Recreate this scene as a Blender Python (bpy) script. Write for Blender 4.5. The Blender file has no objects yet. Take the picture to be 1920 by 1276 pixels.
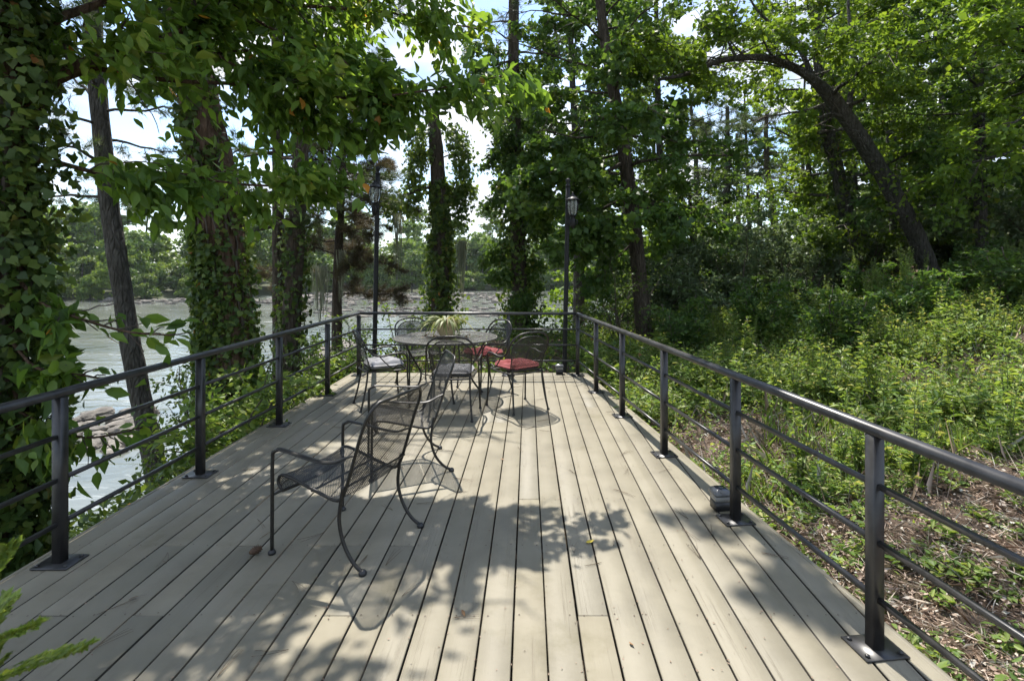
import bpy, math, random
import numpy as np
from mathutils import Vector, Matrix, Quaternion

# ------------------------------------------------------------------ camera, world, sun, exposure
S = bpy.context.scene
COL = S.collection
H, F, CX, CY = 1.57, 1000.0, 990.0, 504.0          # eye height, focal length in photo pixels, vanishing point

cam_d = bpy.data.cameras.new("camera")
cam_d.sensor_width = 36.0
cam_d.lens = 36.0 * F / 1920.0
cam_d.shift_x = (960 - CX) / 1920.0
cam_d.shift_y = (CY - 638) / 1920.0
cam_d.clip_start = 0.02
cam_d.clip_end = 6000
cam_d.dof.use_dof = True
cam_d.dof.focus_distance = 4.5
cam_d.dof.aperture_fstop = 4.5
cam = bpy.data.objects.new("camera", cam_d)
cam.location = (0, 0, H)
cam.rotation_euler = (math.radians(90), 0, 0)
COL.objects.link(cam)
S.camera = cam

SUN_TRAVEL = Vector((0.13, -0.53, -1.0)).normalized()
to_sun = -SUN_TRAVEL
W = bpy.data.worlds.new("World")
S.world = W
W.use_nodes = True
wn, wl = W.node_tree.nodes, W.node_tree.links
wn.clear()
w_out = wn.new("ShaderNodeOutputWorld")
w_bg = wn.new("ShaderNodeBackground")
w_bg.inputs["Strength"].default_value = 0.115
w_sky = wn.new("ShaderNodeTexSky")
w_sky.sky_type = 'NISHITA'
w_sky.sun_disc = False
w_sky.sun_elevation = math.asin(to_sun.z)
w_sky.sun_rotation = math.atan2(to_sun.x, to_sun.y)
w_sky.dust_density = 0.4
w_sky.ozone_density = 2.5
# broken cloud cover, laid out on a flat layer overhead
w_tc = wn.new("ShaderNodeTexCoord")
w_sep = wn.new("ShaderNodeSeparateXYZ")
w_den = wn.new("ShaderNodeMath"); w_den.operation = 'ADD'; w_den.inputs[1].default_value = 0.22
w_dx = wn.new("ShaderNodeMath"); w_dx.operation = 'DIVIDE'
w_dy = wn.new("ShaderNodeMath"); w_dy.operation = 'DIVIDE'
w_com = wn.new("ShaderNodeCombineXYZ")
w_n1 = wn.new("ShaderNodeTexNoise"); w_n1.inputs["Scale"].default_value = 1.7
w_n1.inputs["Detail"].default_value = 9; w_n1.inputs["Roughness"].default_value = 0.58
w_n2 = wn.new("ShaderNodeTexNoise"); w_n2.inputs["Scale"].default_value = 3.4
w_n2.inputs["Detail"].default_value = 7
w_r1 = wn.new("ShaderNodeValToRGB")
w_r1.color_ramp.elements[0].position = 0.42; w_r1.color_ramp.elements[1].position = 0.58
w_r2 = wn.new("ShaderNodeValToRGB")
w_r2.color_ramp.elements[0].position = 0.36; w_r2.color_ramp.elements[0].color = (2.2, 2.5, 2.9, 1)
w_r2.color_ramp.elements[1].position = 0.66; w_r2.color_ramp.elements[1].color = (5.6, 5.8, 6.0, 1)
w_mix = wn.new("ShaderNodeMixRGB")
wl.new(w_tc.outputs["Generated"], w_sep.inputs[0])
wl.new(w_sep.outputs["Z"], w_den.inputs[0])
wl.new(w_sep.outputs["X"], w_dx.inputs[0]); wl.new(w_den.outputs[0], w_dx.inputs[1])
wl.new(w_sep.outputs["Y"], w_dy.inputs[0]); wl.new(w_den.outputs[0], w_dy.inputs[1])
wl.new(w_dx.outputs[0], w_com.inputs[0]); wl.new(w_dy.outputs[0], w_com.inputs[1])
w_com.inputs[2].default_value = 3.7
wl.new(w_com.outputs[0], w_n1.inputs["Vector"]); wl.new(w_com.outputs[0], w_n2.inputs["Vector"])
wl.new(w_n1.outputs["Fac"], w_r1.inputs["Fac"]); wl.new(w_n2.outputs["Fac"], w_r2.inputs["Fac"])
wl.new(w_r1.outputs["Color"], w_mix.inputs["Fac"])
wl.new(w_sky.outputs["Color"], w_mix.inputs["Color1"]); wl.new(w_r2.outputs["Color"], w_mix.inputs["Color2"])
wl.new(w_mix.outputs["Color"], w_bg.inputs["Color"]); wl.new(w_bg.outputs[0], w_out.inputs["Surface"])

sun_d = bpy.data.lights.new("sun", 'SUN')
sun_d.energy = 3.6
sun_d.angle = math.radians(0.53)
sun_d.color = (1.0, 0.945, 0.86)
sun = bpy.data.objects.new("sun", sun_d)
sun.rotation_euler = SUN_TRAVEL.to_track_quat('-Z', 'Y').to_euler()
sun.location = (-3, 12, 25)
COL.objects.link(sun)

S.view_settings.view_transform = 'Standard'
S.view_settings.look = 'None'
S.view_settings.exposure = 1.38
S.view_settings.gamma = 1.0
S.view_settings.use_curve_mapping = False
S.render.engine = 'CYCLES'
S.cycles.use_denoising = True
S.cycles.use_adaptive_sampling = True
S.cycles.adaptive_threshold = 0.025
S.cycles.max_bounces = 7
S.cycles.diffuse_bounces = 3
S.cycles.glossy_bounces = 3
S.cycles.transmission_bounces = 6
S.cycles.transparent_max_bounces = 8
S.cycles.caustics_reflective = False
S.cycles.caustics_refractive = False

RNG = np.random.default_rng(7)

# ------------------------------------------------------------------ geometry helpers
def at(px, py, d):
    return np.array([(px - CX) / F * d, d, H + (CY - py) / F * d])

def nrm(a):
    return a / np.maximum(np.linalg.norm(a, axis=-1, keepdims=True), 1e-9)

class Geo:
    def __init__(self):
        self.v, self.f, self.n, self.r = [], [], 0, []
    def add(self, V, faces, r=None):
        V = np.asarray(V, float).reshape(-1, 3)
        for fa in faces:
            fa = np.asarray(fa, int)
            if fa.ndim == 1: fa = fa[None]
            self.f.append(fa + self.n)
        self.v.append(V); self.n += len(V)
        self.r.append(np.zeros(len(V)) if r is None else np.broadcast_to(np.asarray(r, float), (len(V),)))
        return self
    def merge(self, g):
        for fa in g.f: self.f.append(fa + self.n)
        self.v += g.v; self.r += g.r; self.n += g.n
        return self
    def box(self, lo, hi):
        x0, y0, z0 = lo; x1, y1, z1 = hi
        V = [(x0,y0,z0),(x1,y0,z0),(x1,y1,z0),(x0,y1,z0),(x0,y0,z1),(x1,y0,z1),(x1,y1,z1),(x0,y1,z1)]
        return self.add(V, [[(0,3,2,1),(4,5,6,7),(0,1,5,4),(1,2,6,5),(2,3,7,6),(3,0,4,7)]])
    def bar(self, a, b, w, h, up=(0,0,1), c=0.0):
        """rectangular bar from a to b, chamfered by c"""
        a = np.asarray(a, float); b = np.asarray(b, float)
        t = nrm(b - a); u = np.asarray(up, float); s = nrm(np.cross(t, u)); u = np.cross(s, t)
        if c > 0:
            P = [(-w/2+c,-h/2),(w/2-c,-h/2),(w/2,-h/2+c),(w/2,h/2-c),(w/2-c,h/2),(-w/2+c,h/2),(-w/2,h/2-c),(-w/2,-h/2+c)]
        else:
            P = [(-w/2,-h/2),(w/2,-h/2),(w/2,h/2),(-w/2,h/2)]
        n = len(P)
        V = [a + s*p + u*q for p, q in P] + [b + s*p + u*q for p, q in P]
        Q = [(i, (i+1) % n, n+(i+1) % n, n+i) for i in range(n)]
        return self.add(V, [Q, [tuple(range(n))[::-1]], [tuple(range(n, 2*n))]])
    def tube(self, pts, rad, sides=8, closed=False, cap=True, rough=0.0, rng=None, flat=1.0, upv=None):
        P = np.asarray(pts, float); n = len(P)
        R = np.broadcast_to(np.asarray(rad, float), (n,))
        if closed: T = nrm(np.roll(P, -1, 0) - np.roll(P, 1, 0))
        else: T = nrm(np.gradient(P, axis=0))
        ref = np.array([0, 0, 1.0]) if abs(T[0][2]) < 0.9 else np.array([1.0, 0, 0])
        if upv is not None: ref = np.asarray(upv, float)
        U = np.zeros((n, 3)); u = nrm(ref - T[0]*ref.dot(T[0]))
        for i in range(n):
            u = nrm(u - T[i]*u.dot(T[i])); U[i] = u
        B = np.cross(T, U)
        a = np.arange(sides) * 2*np.pi/sides
        rr = R[:, None] * np.ones(sides)
        if rough and rng is not None:
            rr = rr * (1 + rough*rng.normal(size=(n, sides)))
        V = P[:, None] + rr[..., None]*(np.cos(a)[None, :, None]*B[:, None] + flat*np.sin(a)[None, :, None]*U[:, None])
        m = n if closed else n-1
        i = np.arange(m)[:, None]; j = np.arange(sides)[None]
        i2 = (i+1) % n; j2 = (j+1) % sides
        Q = np.stack([i*sides+j, i*sides+j2, i2*sides+j2, i2*sides+j], -1).reshape(-1, 4)
        fs = [Q]
        if cap and not closed:
            fs.append(np.arange(sides)[::-1][None]); fs.append((np.arange(sides)+(n-1)*sides)[None])
        return self.add(V.reshape(-1, 3), fs)
    def lathe(self, prof, c=(0,0,0), sides=20, jit=0.0):
        P = np.asarray(prof, float); n = len(P)
        a = np.arange(sides)*2*np.pi/sides
        V = np.stack([P[:,0:1]*np.cos(a), P[:,0:1]*np.sin(a), P[:,1:2]*np.ones(sides)], -1) + np.asarray(c, float)
        i = np.arange(n-1)[:, None]; j = np.arange(sides)[None]; j2 = (j+1) % sides
        Q = np.stack([i*sides+j, i*sides+j2, (i+1)*sides+j2, (i+1)*sides+j], -1).reshape(-1, 4)
        fs = [Q]
        if P[0,0] > 1e-6: fs.append(np.arange(sides)[::-1][None])
        if P[-1,0] > 1e-6: fs.append((np.arange(sides)+(n-1)*sides)[None])
        return self.add(V.reshape(-1, 3), fs)
    def mesh(self, name, smooth=False, rnd=False):
        me = bpy.data.meshes.new(name)
        V = np.concatenate(self.v) if self.v else np.zeros((0,3))
        me.vertices.add(len(V)); me.vertices.foreach_set("co", V.astype(np.float32).ravel())
        loops = np.concatenate([f.ravel() for f in self.f])
        tot = np.concatenate([np.full(len(f), f.shape[1]) for f in self.f])
        st = np.concatenate([[0], np.cumsum(tot)[:-1]])
        me.loops.add(len(loops)); me.loops.foreach_set("vertex_index", loops.astype(np.int32))
        me.polygons.add(len(tot))
        me.polygons.foreach_set("loop_start", st.astype(np.int32))
        me.polygons.foreach_set("loop_total", tot.astype(np.int32))
        if smooth: me.polygons.foreach_set("use_smooth", np.ones(len(tot), bool))
        if rnd:
            at_ = me.attributes.new("rnd", 'FLOAT', 'POINT')
            at_.data.foreach_set("value", np.concatenate(self.r).astype(np.float32))
        me.update(calc_edges=True)
        return me
    def obj(self, name, mat, parent=None, smooth=False, rnd=False):
        me = self.mesh(name, smooth, rnd)
        me.materials.append(mat)
        return link(name, me, parent)

def link(name, data, parent=None):
    o = bpy.data.objects.new(name, data)
    COL.objects.link(o)
    if parent is not None: o.parent = parent
    return o

def tag(o, label=None, cat=None, group=None, kind=None):
    if label: o["label"] = label
    if cat: o["category"] = cat
    if group: o["group"] = group
    if kind: o["kind"] = kind
    return o

def empty(name, loc=(0,0,0), rz=0.0):
    o = bpy.data.objects.new(name, None)
    o.empty_display_size = 0.1
    o.location = [float(c) for c in loc]; o.rotation_euler = (0, 0, rz)
    COL.objects.link(o)
    return o

def copy_tree(o, parent=None):
    kids = list(o.children)
    c = o.copy(); COL.objects.link(c); c.parent = parent
    for k in kids: copy_tree(k, c)
    return c

def smooth(ctrl, n=24):
    """Catmull-Rom through control points (any dimension)"""
    P = np.asarray(ctrl, float)
    if len(P) == 2:
        t = np.linspace(0, 1, n)[:, None]; return P[0]*(1-t) + P[1]*t
    Q = np.vstack([2*P[0]-P[1], P, 2*P[-1]-P[-2]])
    u = np.linspace(0, len(P)-1-1e-9, n); i = u.astype(int); f = (u-i)[:, None]
    a, b, c, d = Q[i], Q[i+1], Q[i+2], Q[i+3]
    return 0.5*((2*b) + (c-a)*f + (2*a-5*b+4*c-d)*f**2 + (3*b-a-3*c+d)*f**3)

# ------------------------------------------------------------------ leaves
T_DIAMOND = (np.array([(0,0,0),(.45,-.5,.10),(1,0,-.06),(.45,.5,.10)]), [[(0,1,2),(0,2,3)]])
T_LEAF = (np.array([(0,0,0),(.22,-.36,.05),(.55,-.48,.06),(.84,-.22,.0),(1.06,0,-.09),(.84,.22,.0),(.55,.48,.06),(.22,.36,.05),(.5,0,-.02)]),
          [[(8,0,1),(8,1,2),(8,2,3),(8,3,4),(8,4,5),(8,5,6),(8,6,7),(8,7,0)]])
T_IVY = (np.array([(0.08,0,0),(-.06,-.30,.02),(.26,-.55,.03),(.50,-.38,.04),(1.0,0,-.05),(.50,.38,.04),(.26,.55,.03),(-.06,.30,.02)]),
         [[(0,1,2),(0,2,3),(0,3,4),(0,4,5),(0,5,6),(0,6,7)]])
T_STAR = (np.array([(0,0,0),(.20,-.55,.03),(.40,-.20,.04),(.75,-.48,0),(.68,-.13,.03),(1.05,0,-.06),(.68,.13,.03),(.75,.48,0),(.40,.20,.04),(.20,.55,.03)]),
          [[(0,1,2),(0,2,8),(0,8,9),(2,3,4),(4,5,6),(6,7,8),(2,4,6),(2,6,8)]])
T_BLADE = (np.array([(0,0,0),(.35,-.5,.01),(1,0,-.10),(.35,.5,.01)]), [[(0,1,2),(0,2,3)]])
T_STRAP = (np.array([(0,0,0),(.5,-.5,.12),(1,0,-.05),(.5,.5,.12)]), [[(0,1,2),(0,2,3)]])

def leaves(P, D, N, L, Wd, tmpl=T_DIAMOND, rng=RNG, r=None):
    P = np.asarray(P, float); n = len(P)
    D = nrm(np.asarray(D, float)); B = nrm(np.cross(N, D)); N2 = np.cross(D, B)
    L = np.broadcast_to(np.asarray(L, float), (n,)); Wd = np.broadcast_to(np.asarray(Wd, float), (n,))
    T, fs = tmpl; k = len(T)
    V = (P[:, None] + (L[:, None]*T[None, :, 0])[..., None]*D[:, None]
         + (Wd[:, None]*T[None, :, 1])[..., None]*B[:, None]
         + (L[:, None]*T[None, :, 2]*(1.1+1.1*rng.normal(size=n))[:, None])[..., None]*N2[:, None])
    off = (np.arange(n)*k)[:, None, None]
    F_ = [(np.asarray(f)[None] + off).reshape(-1, np.asarray(f).shape[1]) for f in fs]
    if r is None: r = rng.random(n)
    g = Geo(); g.add(V.reshape(-1, 3), F_, np.repeat(r, k))
    return g

def rand_leaves(P, size, ratio=0.55, tmpl=T_DIAMOND, rng=RNG, up=0.9, out=None, droop=0.35, var=0.3):
    n = len(P)
    D = rng.normal(size=(n, 3)); D[:, 2] *= 0.5; D = nrm(D)
    if out is not None: D = D + out
    D[:, 2] -= droop; D = nrm(D)
    N = rng.normal(size=(n, 3))*0.75; N[:, 2] += up
    L = size*(1 + var*rng.normal(size=n)).clip(0.45, 1.7)
    return leaves(P, D, nrm(N), L, L*ratio, tmpl, rng)

def tufts(P, axis, length, n_needles, width, rng=RNG, spread=1.0):
    """pine needle tufts: thin triangles fanning out of each point"""
    m = len(P)
    Pn = np.repeat(P, n_needles, 0); A = np.repeat(axis, n_needles, 0)
    D = nrm(A + spread*rng.normal(size=(m*n_needles, 3)))
    L = length*(0.7+0.5*rng.random(m*n_needles))
    S_ = nrm(np.cross(D, rng.normal(size=D.shape)))*width/2
    V = np.stack([Pn - S_, Pn + S_, Pn + D*L[:, None]], 1).reshape(-1, 3)
    g = Geo(); g.add(V, [np.arange(len(V)).reshape(-1, 3)], np.repeat(np.repeat(rng.random(m), n_needles), 3))
    return g

# ------------------------------------------------------------------ materials
def mat_new(name):
    m = bpy.data.materials.new(name); m.use_nodes = True
    nt = m.node_tree; nt.nodes.clear()
    out = nt.nodes.new("ShaderNodeOutputMaterial")
    return m, nt.nodes, nt.links, out

def ramp(nodes, stops, interp='LINEAR'):
    r = nodes.new("ShaderNodeValToRGB"); cr = r.color_ramp; cr.interpolation = interp
    while len(cr.elements) < len(stops): cr.elements.new(0.5)
    for e, (p, c) in zip(cr.elements, stops):
        e.position = p; e.color = (*c, 1) if len(c) == 3 else c
    return r

def noise(nodes, links, scale, detail=4, rough=0.55, vec=None, dist=0.0):
    n = nodes.new("ShaderNodeTexNoise")
    n.inputs["Scale"].default_value = scale; n.inputs["Detail"].default_value = detail
    n.inputs["Roughness"].default_value = rough; n.inputs["Distortion"].default_value = dist
    if vec is not None: links.new(vec, n.inputs["Vector"])
    return n

def mapping(nodes, links, src, scale=(1,1,1), loc=(0,0,0)):
    m = nodes.new("ShaderNodeMapping")
    m.inputs["Scale"].default_value = scale; m.inputs["Location"].default_value = loc
    links.new(src, m.inputs["Vector"])
    return m.outputs[0]

def bump(nodes, links, h, strength=0.4, dist=0.02, normal=None):
    b = nodes.new("ShaderNodeBump"); b.inputs["Strength"].default_value = strength
    b.inputs["Distance"].default_value = dist
    links.new(h, b.inputs["Height"])
    if normal is not None: links.new(normal, b.inputs["Normal"])
    return b.outputs[0]

def leaf_mat(name, stops, trans=0.45, tboost=(1.7, 1.55, 0.8), rough=0.5, spec=0.35):
    """stops: colours by the per-leaf random value; light passes through the blade"""
    stops = [(p_, tuple(min(0.45, c_*1.42) for c_ in c)) for p_, c in stops]
    m, n, l, out = mat_new(name)
    a = n.new("ShaderNodeAttribute"); a.attribute_name = "rnd"
    oi = n.new("ShaderNodeObjectInfo")
    r = ramp(n, stops); l.new(a.outputs["Fac"], r.inputs["Fac"])
    hsv = n.new("ShaderNodeHueSaturation")
    mr = n.new("ShaderNodeMapRange"); mr.inputs[3].default_value = 0.8; mr.inputs[4].default_value = 1.2
    l.new(oi.outputs["Random"], mr.inputs[0]); l.new(mr.outputs[0], hsv.inputs["Value"])
    l.new(r.outputs["Color"], hsv.inputs["Color"])
    p = n.new("ShaderNodeBsdfPrincipled")
    p.inputs["Roughness"].default_value = rough; p.inputs["Specular IOR Level"].default_value = spec
    l.new(hsv.outputs[0], p.inputs["Base Color"])
    t = n.new("ShaderNodeBsdfTranslucent")
    mx = n.new("ShaderNodeMixRGB"); mx.blend_type = 'MULTIPLY'; mx.inputs["Fac"].default_value = 1.0
    mx.inputs["Color2"].default_value = (*tboost, 1)
    l.new(hsv.outputs[0], mx.inputs["Color1"]); l.new(mx.outputs[0], t.inputs["Color"])
    ms = n.new("ShaderNodeMixShader"); ms.inputs["Fac"].default_value = trans
    l.new(p.outputs[0], ms.inputs[1]); l.new(t.outputs[0], ms.inputs[2]); l.new(ms.outputs[0], out.inputs["Surface"])
    return m

def bark_mat(name, c0, c1, c2, sx=9.0, sz=1.6, strength=0.9):
    m, n, l, out = mat_new(name)
    tc = n.new("ShaderNodeTexCoord")
    v = mapping(n, l, tc.outputs["Object"], (sx, sx, sz))
    n1 = noise(n, l, 1.6, 8, 0.65, v, 0.6)
    vo = n.new("ShaderNodeTexVoronoi"); vo.feature = 'DISTANCE_TO_EDGE'; vo.inputs["Scale"].default_value = 1.7
    mixv = n.new("ShaderNodeMixRGB"); mixv.inputs["Fac"].default_value = 0.25
    l.new(v, mixv.inputs["Color1"]); l.new(n1.outputs["Color"], mixv.inputs["Color2"]); l.new(mixv.outputs[0], vo.inputs["Vector"])
    n2 = noise(n, l, 0.9, 5, 0.6, tc.outputs["Object"])
    r = ramp(n, [(0.25, c0), (0.5, c1), (0.75, c2)]); l.new(n1.outputs["Fac"], r.inputs["Fac"])
    r2 = ramp(n, [(0.4, (1,1,1)), (0.7, (0.62,0.66,0.58))]); l.new(n2.outputs["Fac"], r2.inputs["Fac"])
    mu = n.new("ShaderNodeMixRGB"); mu.blend_type = 'MULTIPLY'; mu.inputs["Fac"].default_value = 1
    l.new(r.outputs[0], mu.inputs["Color1"]); l.new(r2.outputs[0], mu.inputs["Color2"])
    cr = ramp(n, [(0.0, (0,0,0)), (0.22, (1,1,1))]); l.new(vo.outputs["Distance"], cr.inputs["Fac"])
    ad = n.new("ShaderNodeMath"); ad.operation = 'MULTIPLY_ADD'; ad.inputs[1].default_value = 0.6
    l.new(n1.outputs["Fac"], ad.inputs[0]); l.new(cr.outputs[0], ad.inputs[2])
    p = n.new("ShaderNodeBsdfPrincipled"); p.inputs["Roughness"].default_value = 0.9; p.inputs["Specular IOR Level"].default_value = 0.15
    l.new(mu.outputs[0], p.inputs["Base Color"])
    l.new(bump(n, l, ad.outputs[0], strength, 0.03), p.inputs["Normal"])
    l.new(p.outputs[0], out.inputs["Surface"])
    return m

def simple_mat(name, col, rough=0.5, metal=0.0, spec=0.5, var=0.12, scale=30.0, bmp=0.1, bdist=0.002):
    m, n, l, out = mat_new(name)
    tc = n.new("ShaderNodeTexCoord")
    nz = noise(n, l, scale, 6, 0.6, tc.outputs["Object"])
    r = ramp(n, [(0.3, tuple(c*(1-var) for c in col)), (0.7, tuple(min(1, c*(1+var)) for c in col))])
    l.new(nz.outputs["Fac"], r.inputs["Fac"])
    p = n.new("ShaderNodeBsdfPrincipled")
    p.inputs["Metallic"].default_value = metal; p.inputs["Specular IOR Level"].default_value = spec
    mr = n.new("ShaderNodeMapRange"); mr.inputs[3].default_value = rough*0.8; mr.inputs[4].default_value = min(1, rough*1.25)
    l.new(nz.outputs["Fac"], mr.inputs[0]); l.new(mr.outputs[0], p.inputs["Roughness"])
    l.new(r.outputs[0], p.inputs["Base Color"])
    if bmp: l.new(bump(n, l, nz.outputs["Fac"], bmp, bdist), p.inputs["Normal"])
    l.new(p.outputs[0], out.inputs["Surface"])
    return m

M = {}
def deck_paint():
    m, n, l, out = mat_new("deck_paint")
    geo = n.new("ShaderNodeNewGeometry"); oi = n.new("ShaderNodeObjectInfo")
    sh = n.new("ShaderNodeVectorMath"); sh.operation = 'MULTIPLY_ADD'
    sh.inputs[1].default_value = (1,1,1)
    cb = n.new("ShaderNodeCombineXYZ")
    ml = n.new("ShaderNodeMath"); ml.operation = 'MULTIPLY'; ml.inputs[1].default_value = 37.0
    l.new(oi.outputs["Random"], ml.inputs[0]); l.new(ml.outputs[0], cb.inputs[1]); l.new(ml.outputs[0], cb.inputs[2])
    l.new(geo.outputs["Position"], sh.inputs[0]); l.new(cb.outputs[0], sh.inputs[2])
    grain = noise(n, l, 1.0, 7, 0.62, mapping(n, l, sh.outputs[0], (70, 2.2, 20)), 0.8)
    cracks = noise(n, l, 1.0, 5, 0.7, mapping(n, l, sh.outputs[0], (120, 1.6, 20)), 1.2)
    blot = noise(n, l, 2.6, 6, 0.62, geo.outputs["Position"])
    fine = noise(n, l, 45, 5, 0.7, geo.outputs["Position"])
    base = ramp(n, [(0.28, (0.172, 0.155, 0.115)), (0.5, (0.217, 0.196, 0.145)), (0.75, (0.251, 0.228, 0.174))])
    l.new(blot.outputs["Fac"], base.inputs["Fac"])
    # a board-to-board tone difference
    hs = n.new("ShaderNodeHueSaturation")
    mr = n.new("ShaderNodeMapRange"); mr.inputs[3].default_value = 0.955; mr.inputs[4].default_value = 1.035
    l.new(oi.outputs["Random"], mr.inputs[0]); l.new(mr.outputs[0], hs.inputs["Value"]); l.new(base.outputs[0], hs.inputs["Color"])
    # weathered hairline checks where paint has opened along the grain
    ck = ramp(n, [(0.56, (0,0,0)), (0.64, (1,1,1))]); l.new(cracks.outputs["Fac"], ck.inputs["Fac"])
    area = ramp(n, [(0.50, (0,0,0)), (0.62, (1,1,1))])
    an = noise(n, l, 1.0, 3, 0.5, mapping(n, l, sh.outputs[0], (9, 1.1, 3))); l.new(an.outputs["Fac"], area.inputs["Fac"])
    m1 = n.new("ShaderNodeMath"); m1.operation = 'MULTIPLY'; l.new(ck.outputs[0], m1.inputs[0]); l.new(area.outputs[0], m1.inputs[1])
    m2 = n.new("ShaderNodeMath"); m2.operation = 'MULTIPLY'; m2.inputs[1].default_value = 0.8; l.new(m1.outputs[0], m2.inputs[0])
    x1 = n.new("ShaderNodeMixRGB"); x1.inputs["Color2"].default_value = (0.20, 0.17, 0.13, 1)
    l.new(m2.outputs[0], x1.inputs["Fac"]); l.new(hs.outputs[0], x1.inputs["Color1"])
    # scattered grime specks
    sp = ramp(n, [(0.66, (0,0,0)), (0.76, (1,1,1))]); l.new(fine.outputs["Fac"], sp.inputs["Fac"])
    m3 = n.new("ShaderNodeMath"); m3.operation = 'MULTIPLY'; m3.inputs[1].default_value = 0.5; l.new(sp.outputs[0], m3.inputs[0])
    x2 = n.new("ShaderNodeMixRGB"); x2.inputs["Color2"].default_value = (0.24, 0.21, 0.15, 1)
    l.new(m3.outputs[0], x2.inputs["Fac"]); l.new(x1.outputs[0], x2.inputs["Color1"])
    st = noise(n, l, 1.3, 6, 0.7, mapping(n, l, geo.outputs["Position"], (1, 1, 1), (4.2, 1.7, 0)))
    sr = ramp(n, [(0.58, (1,1,1)), (0.74, (0.72, 0.71, 0.62))]); l.new(st.outputs["Fac"], sr.inputs["Fac"])
    x3 = n.new("ShaderNodeMixRGB"); x3.blend_type = 'MULTIPLY'; x3.inputs["Fac"].default_value = 1
    l.new(x2.outputs[0], x3.inputs["Color1"]); l.new(sr.outputs[0], x3.inputs["Color2"])
    p = n.new("ShaderNodeBsdfPrincipled"); p.inputs["Specular IOR Level"].default_value = 0.30
    rr = n.new("ShaderNodeMapRange"); rr.inputs[3].default_value = 0.42; rr.inputs[4].default_value = 0.75
    l.new(blot.outputs["Fac"], rr.inputs[0]); l.new(rr.outputs[0], p.inputs["Roughness"])
    l.new(x3.outputs[0], p.inputs["Base Color"])
    b1 = bump(n, l, grain.outputs["Fac"], 0.25, 0.003)
    inv = n.new("ShaderNodeMath"); inv.operation = 'SUBTRACT'; inv.inputs[0].default_value = 1; l.new(m1.outputs[0], inv.inputs[1])
    l.new(bump(n, l, inv.outputs[0], 0.5, 0.003, b1), p.inputs["Normal"])
    l.new(p.outputs[0], out.inputs["Surface"])
    return m
M['deck'] = deck_paint()
M['plank_side'] = simple_mat("dark_plank_edge", (0.045, 0.040, 0.032), 0.9, var=0.4, scale=25)  # plank sides kept far darker than the tops, so gaps read dark
M['joist'] = simple_mat("old_joist_wood", (0.05, 0.04, 0.03), 0.85, var=0.3, scale=12)
M['rail'] = simple_mat("black_rail_paint", (0.027, 0.026, 0.026), 0.36, 0.0, 0.55, 0.55, 11, 0.15)
M['iron'] = simple_mat("dark_bronze_iron", (0.020, 0.018, 0.015), 0.40, 0.1, 0.45, 0.3, 60, 0.1)
M['mesh'] = simple_mat("coated_wire_mesh", (0.022, 0.021, 0.019), 0.5, 0.0, 0.5, 0.2, 60, 0)
M['table'] = simple_mat("grey_table_mesh", (0.075, 0.072, 0.064), 0.5, 0.0, 0.5, 0.25, 14, 0)
M['lamp'] = simple_mat("lamp_post_paint", (0.010, 0.010, 0.0105), 0.5, 0.0, 0.3, 0.25, 30, 0.1)
M['screw'] = simple_mat("rusty_screw", (0.09, 0.065, 0.045), 0.7, 0.3)
M['cone'] = simple_mat("pine_cone_brown", (0.085, 0.05, 0.03), 0.8, var=0.4, scale=80)
M['needle'] = simple_mat("dry_pine_needle", (0.12, 0.085, 0.05), 0.7, var=0.4, scale=20, bmp=0)
M['yleaf'] = simple_mat("yellow_leaf", (0.62, 0.46, 0.04), 0.6, var=0.2)
M['bleaf'] = simple_mat("brown_leaf", (0.22, 0.12, 0.05), 0.7, var=0.3)
M['plastic_black'] = simple_mat("black_plastic", (0.02, 0.02, 0.021), 0.4)
M['plastic_grey'] = simple_mat("grey_plastic_cap", (0.10, 0.103, 0.107), 0.28, 0.0, 0.6)
M['solar'] = simple_mat("solar_panel", (0.015, 0.018, 0.03), 0.12, 0, 0.7)
M['frost'] = simple_mat("frosted_diffuser", (0.24, 0.24, 0.23), 0.35)
M['soil'] = simple_mat("potting_soil", (0.035, 0.026, 0.018), 0.95)

def fabric(name, c_top, c_side):
    m, n, l, out = mat_new(name)
    tc = n.new("ShaderNodeTexCoord"); geo = n.new("ShaderNodeNewGeometry")
    w = noise(n, l, 220, 3, 0.6, tc.outputs["Object"]); b = noise(n, l, 9, 5, 0.6, tc.outputs["Object"])
    r = ramp(n, [(0.35, c_side), (0.68, c_top)]); l.new(b.outputs["Fac"], r.inputs["Fac"])
    p = n.new("ShaderNodeBsdfPrincipled"); p.inputs["Roughness"].default_value = 0.9
    p.inputs["Specular IOR Level"].default_value = 0.15; p.inputs["Sheen Weight"].default_value = 0.25
    l.new(r.outputs[0], p.inputs["Base Color"])
    l.new(bump(n, l, w.outputs["Fac"], 0.3, 0.002, bump(n, l, b.outputs["Fac"], 0.35, 0.01)), p.inputs["Normal"])
    l.new(p.outputs[0], out.inputs["Surface"]); return m
M['red'] = fabric("faded_red_canvas", (0.24, 0.042, 0.042), (0.15, 0.012, 0.016))
M['grey'] = fabric("grey_canvas", (0.30, 0.30, 0.325), (0.20, 0.20, 0.205))

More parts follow.
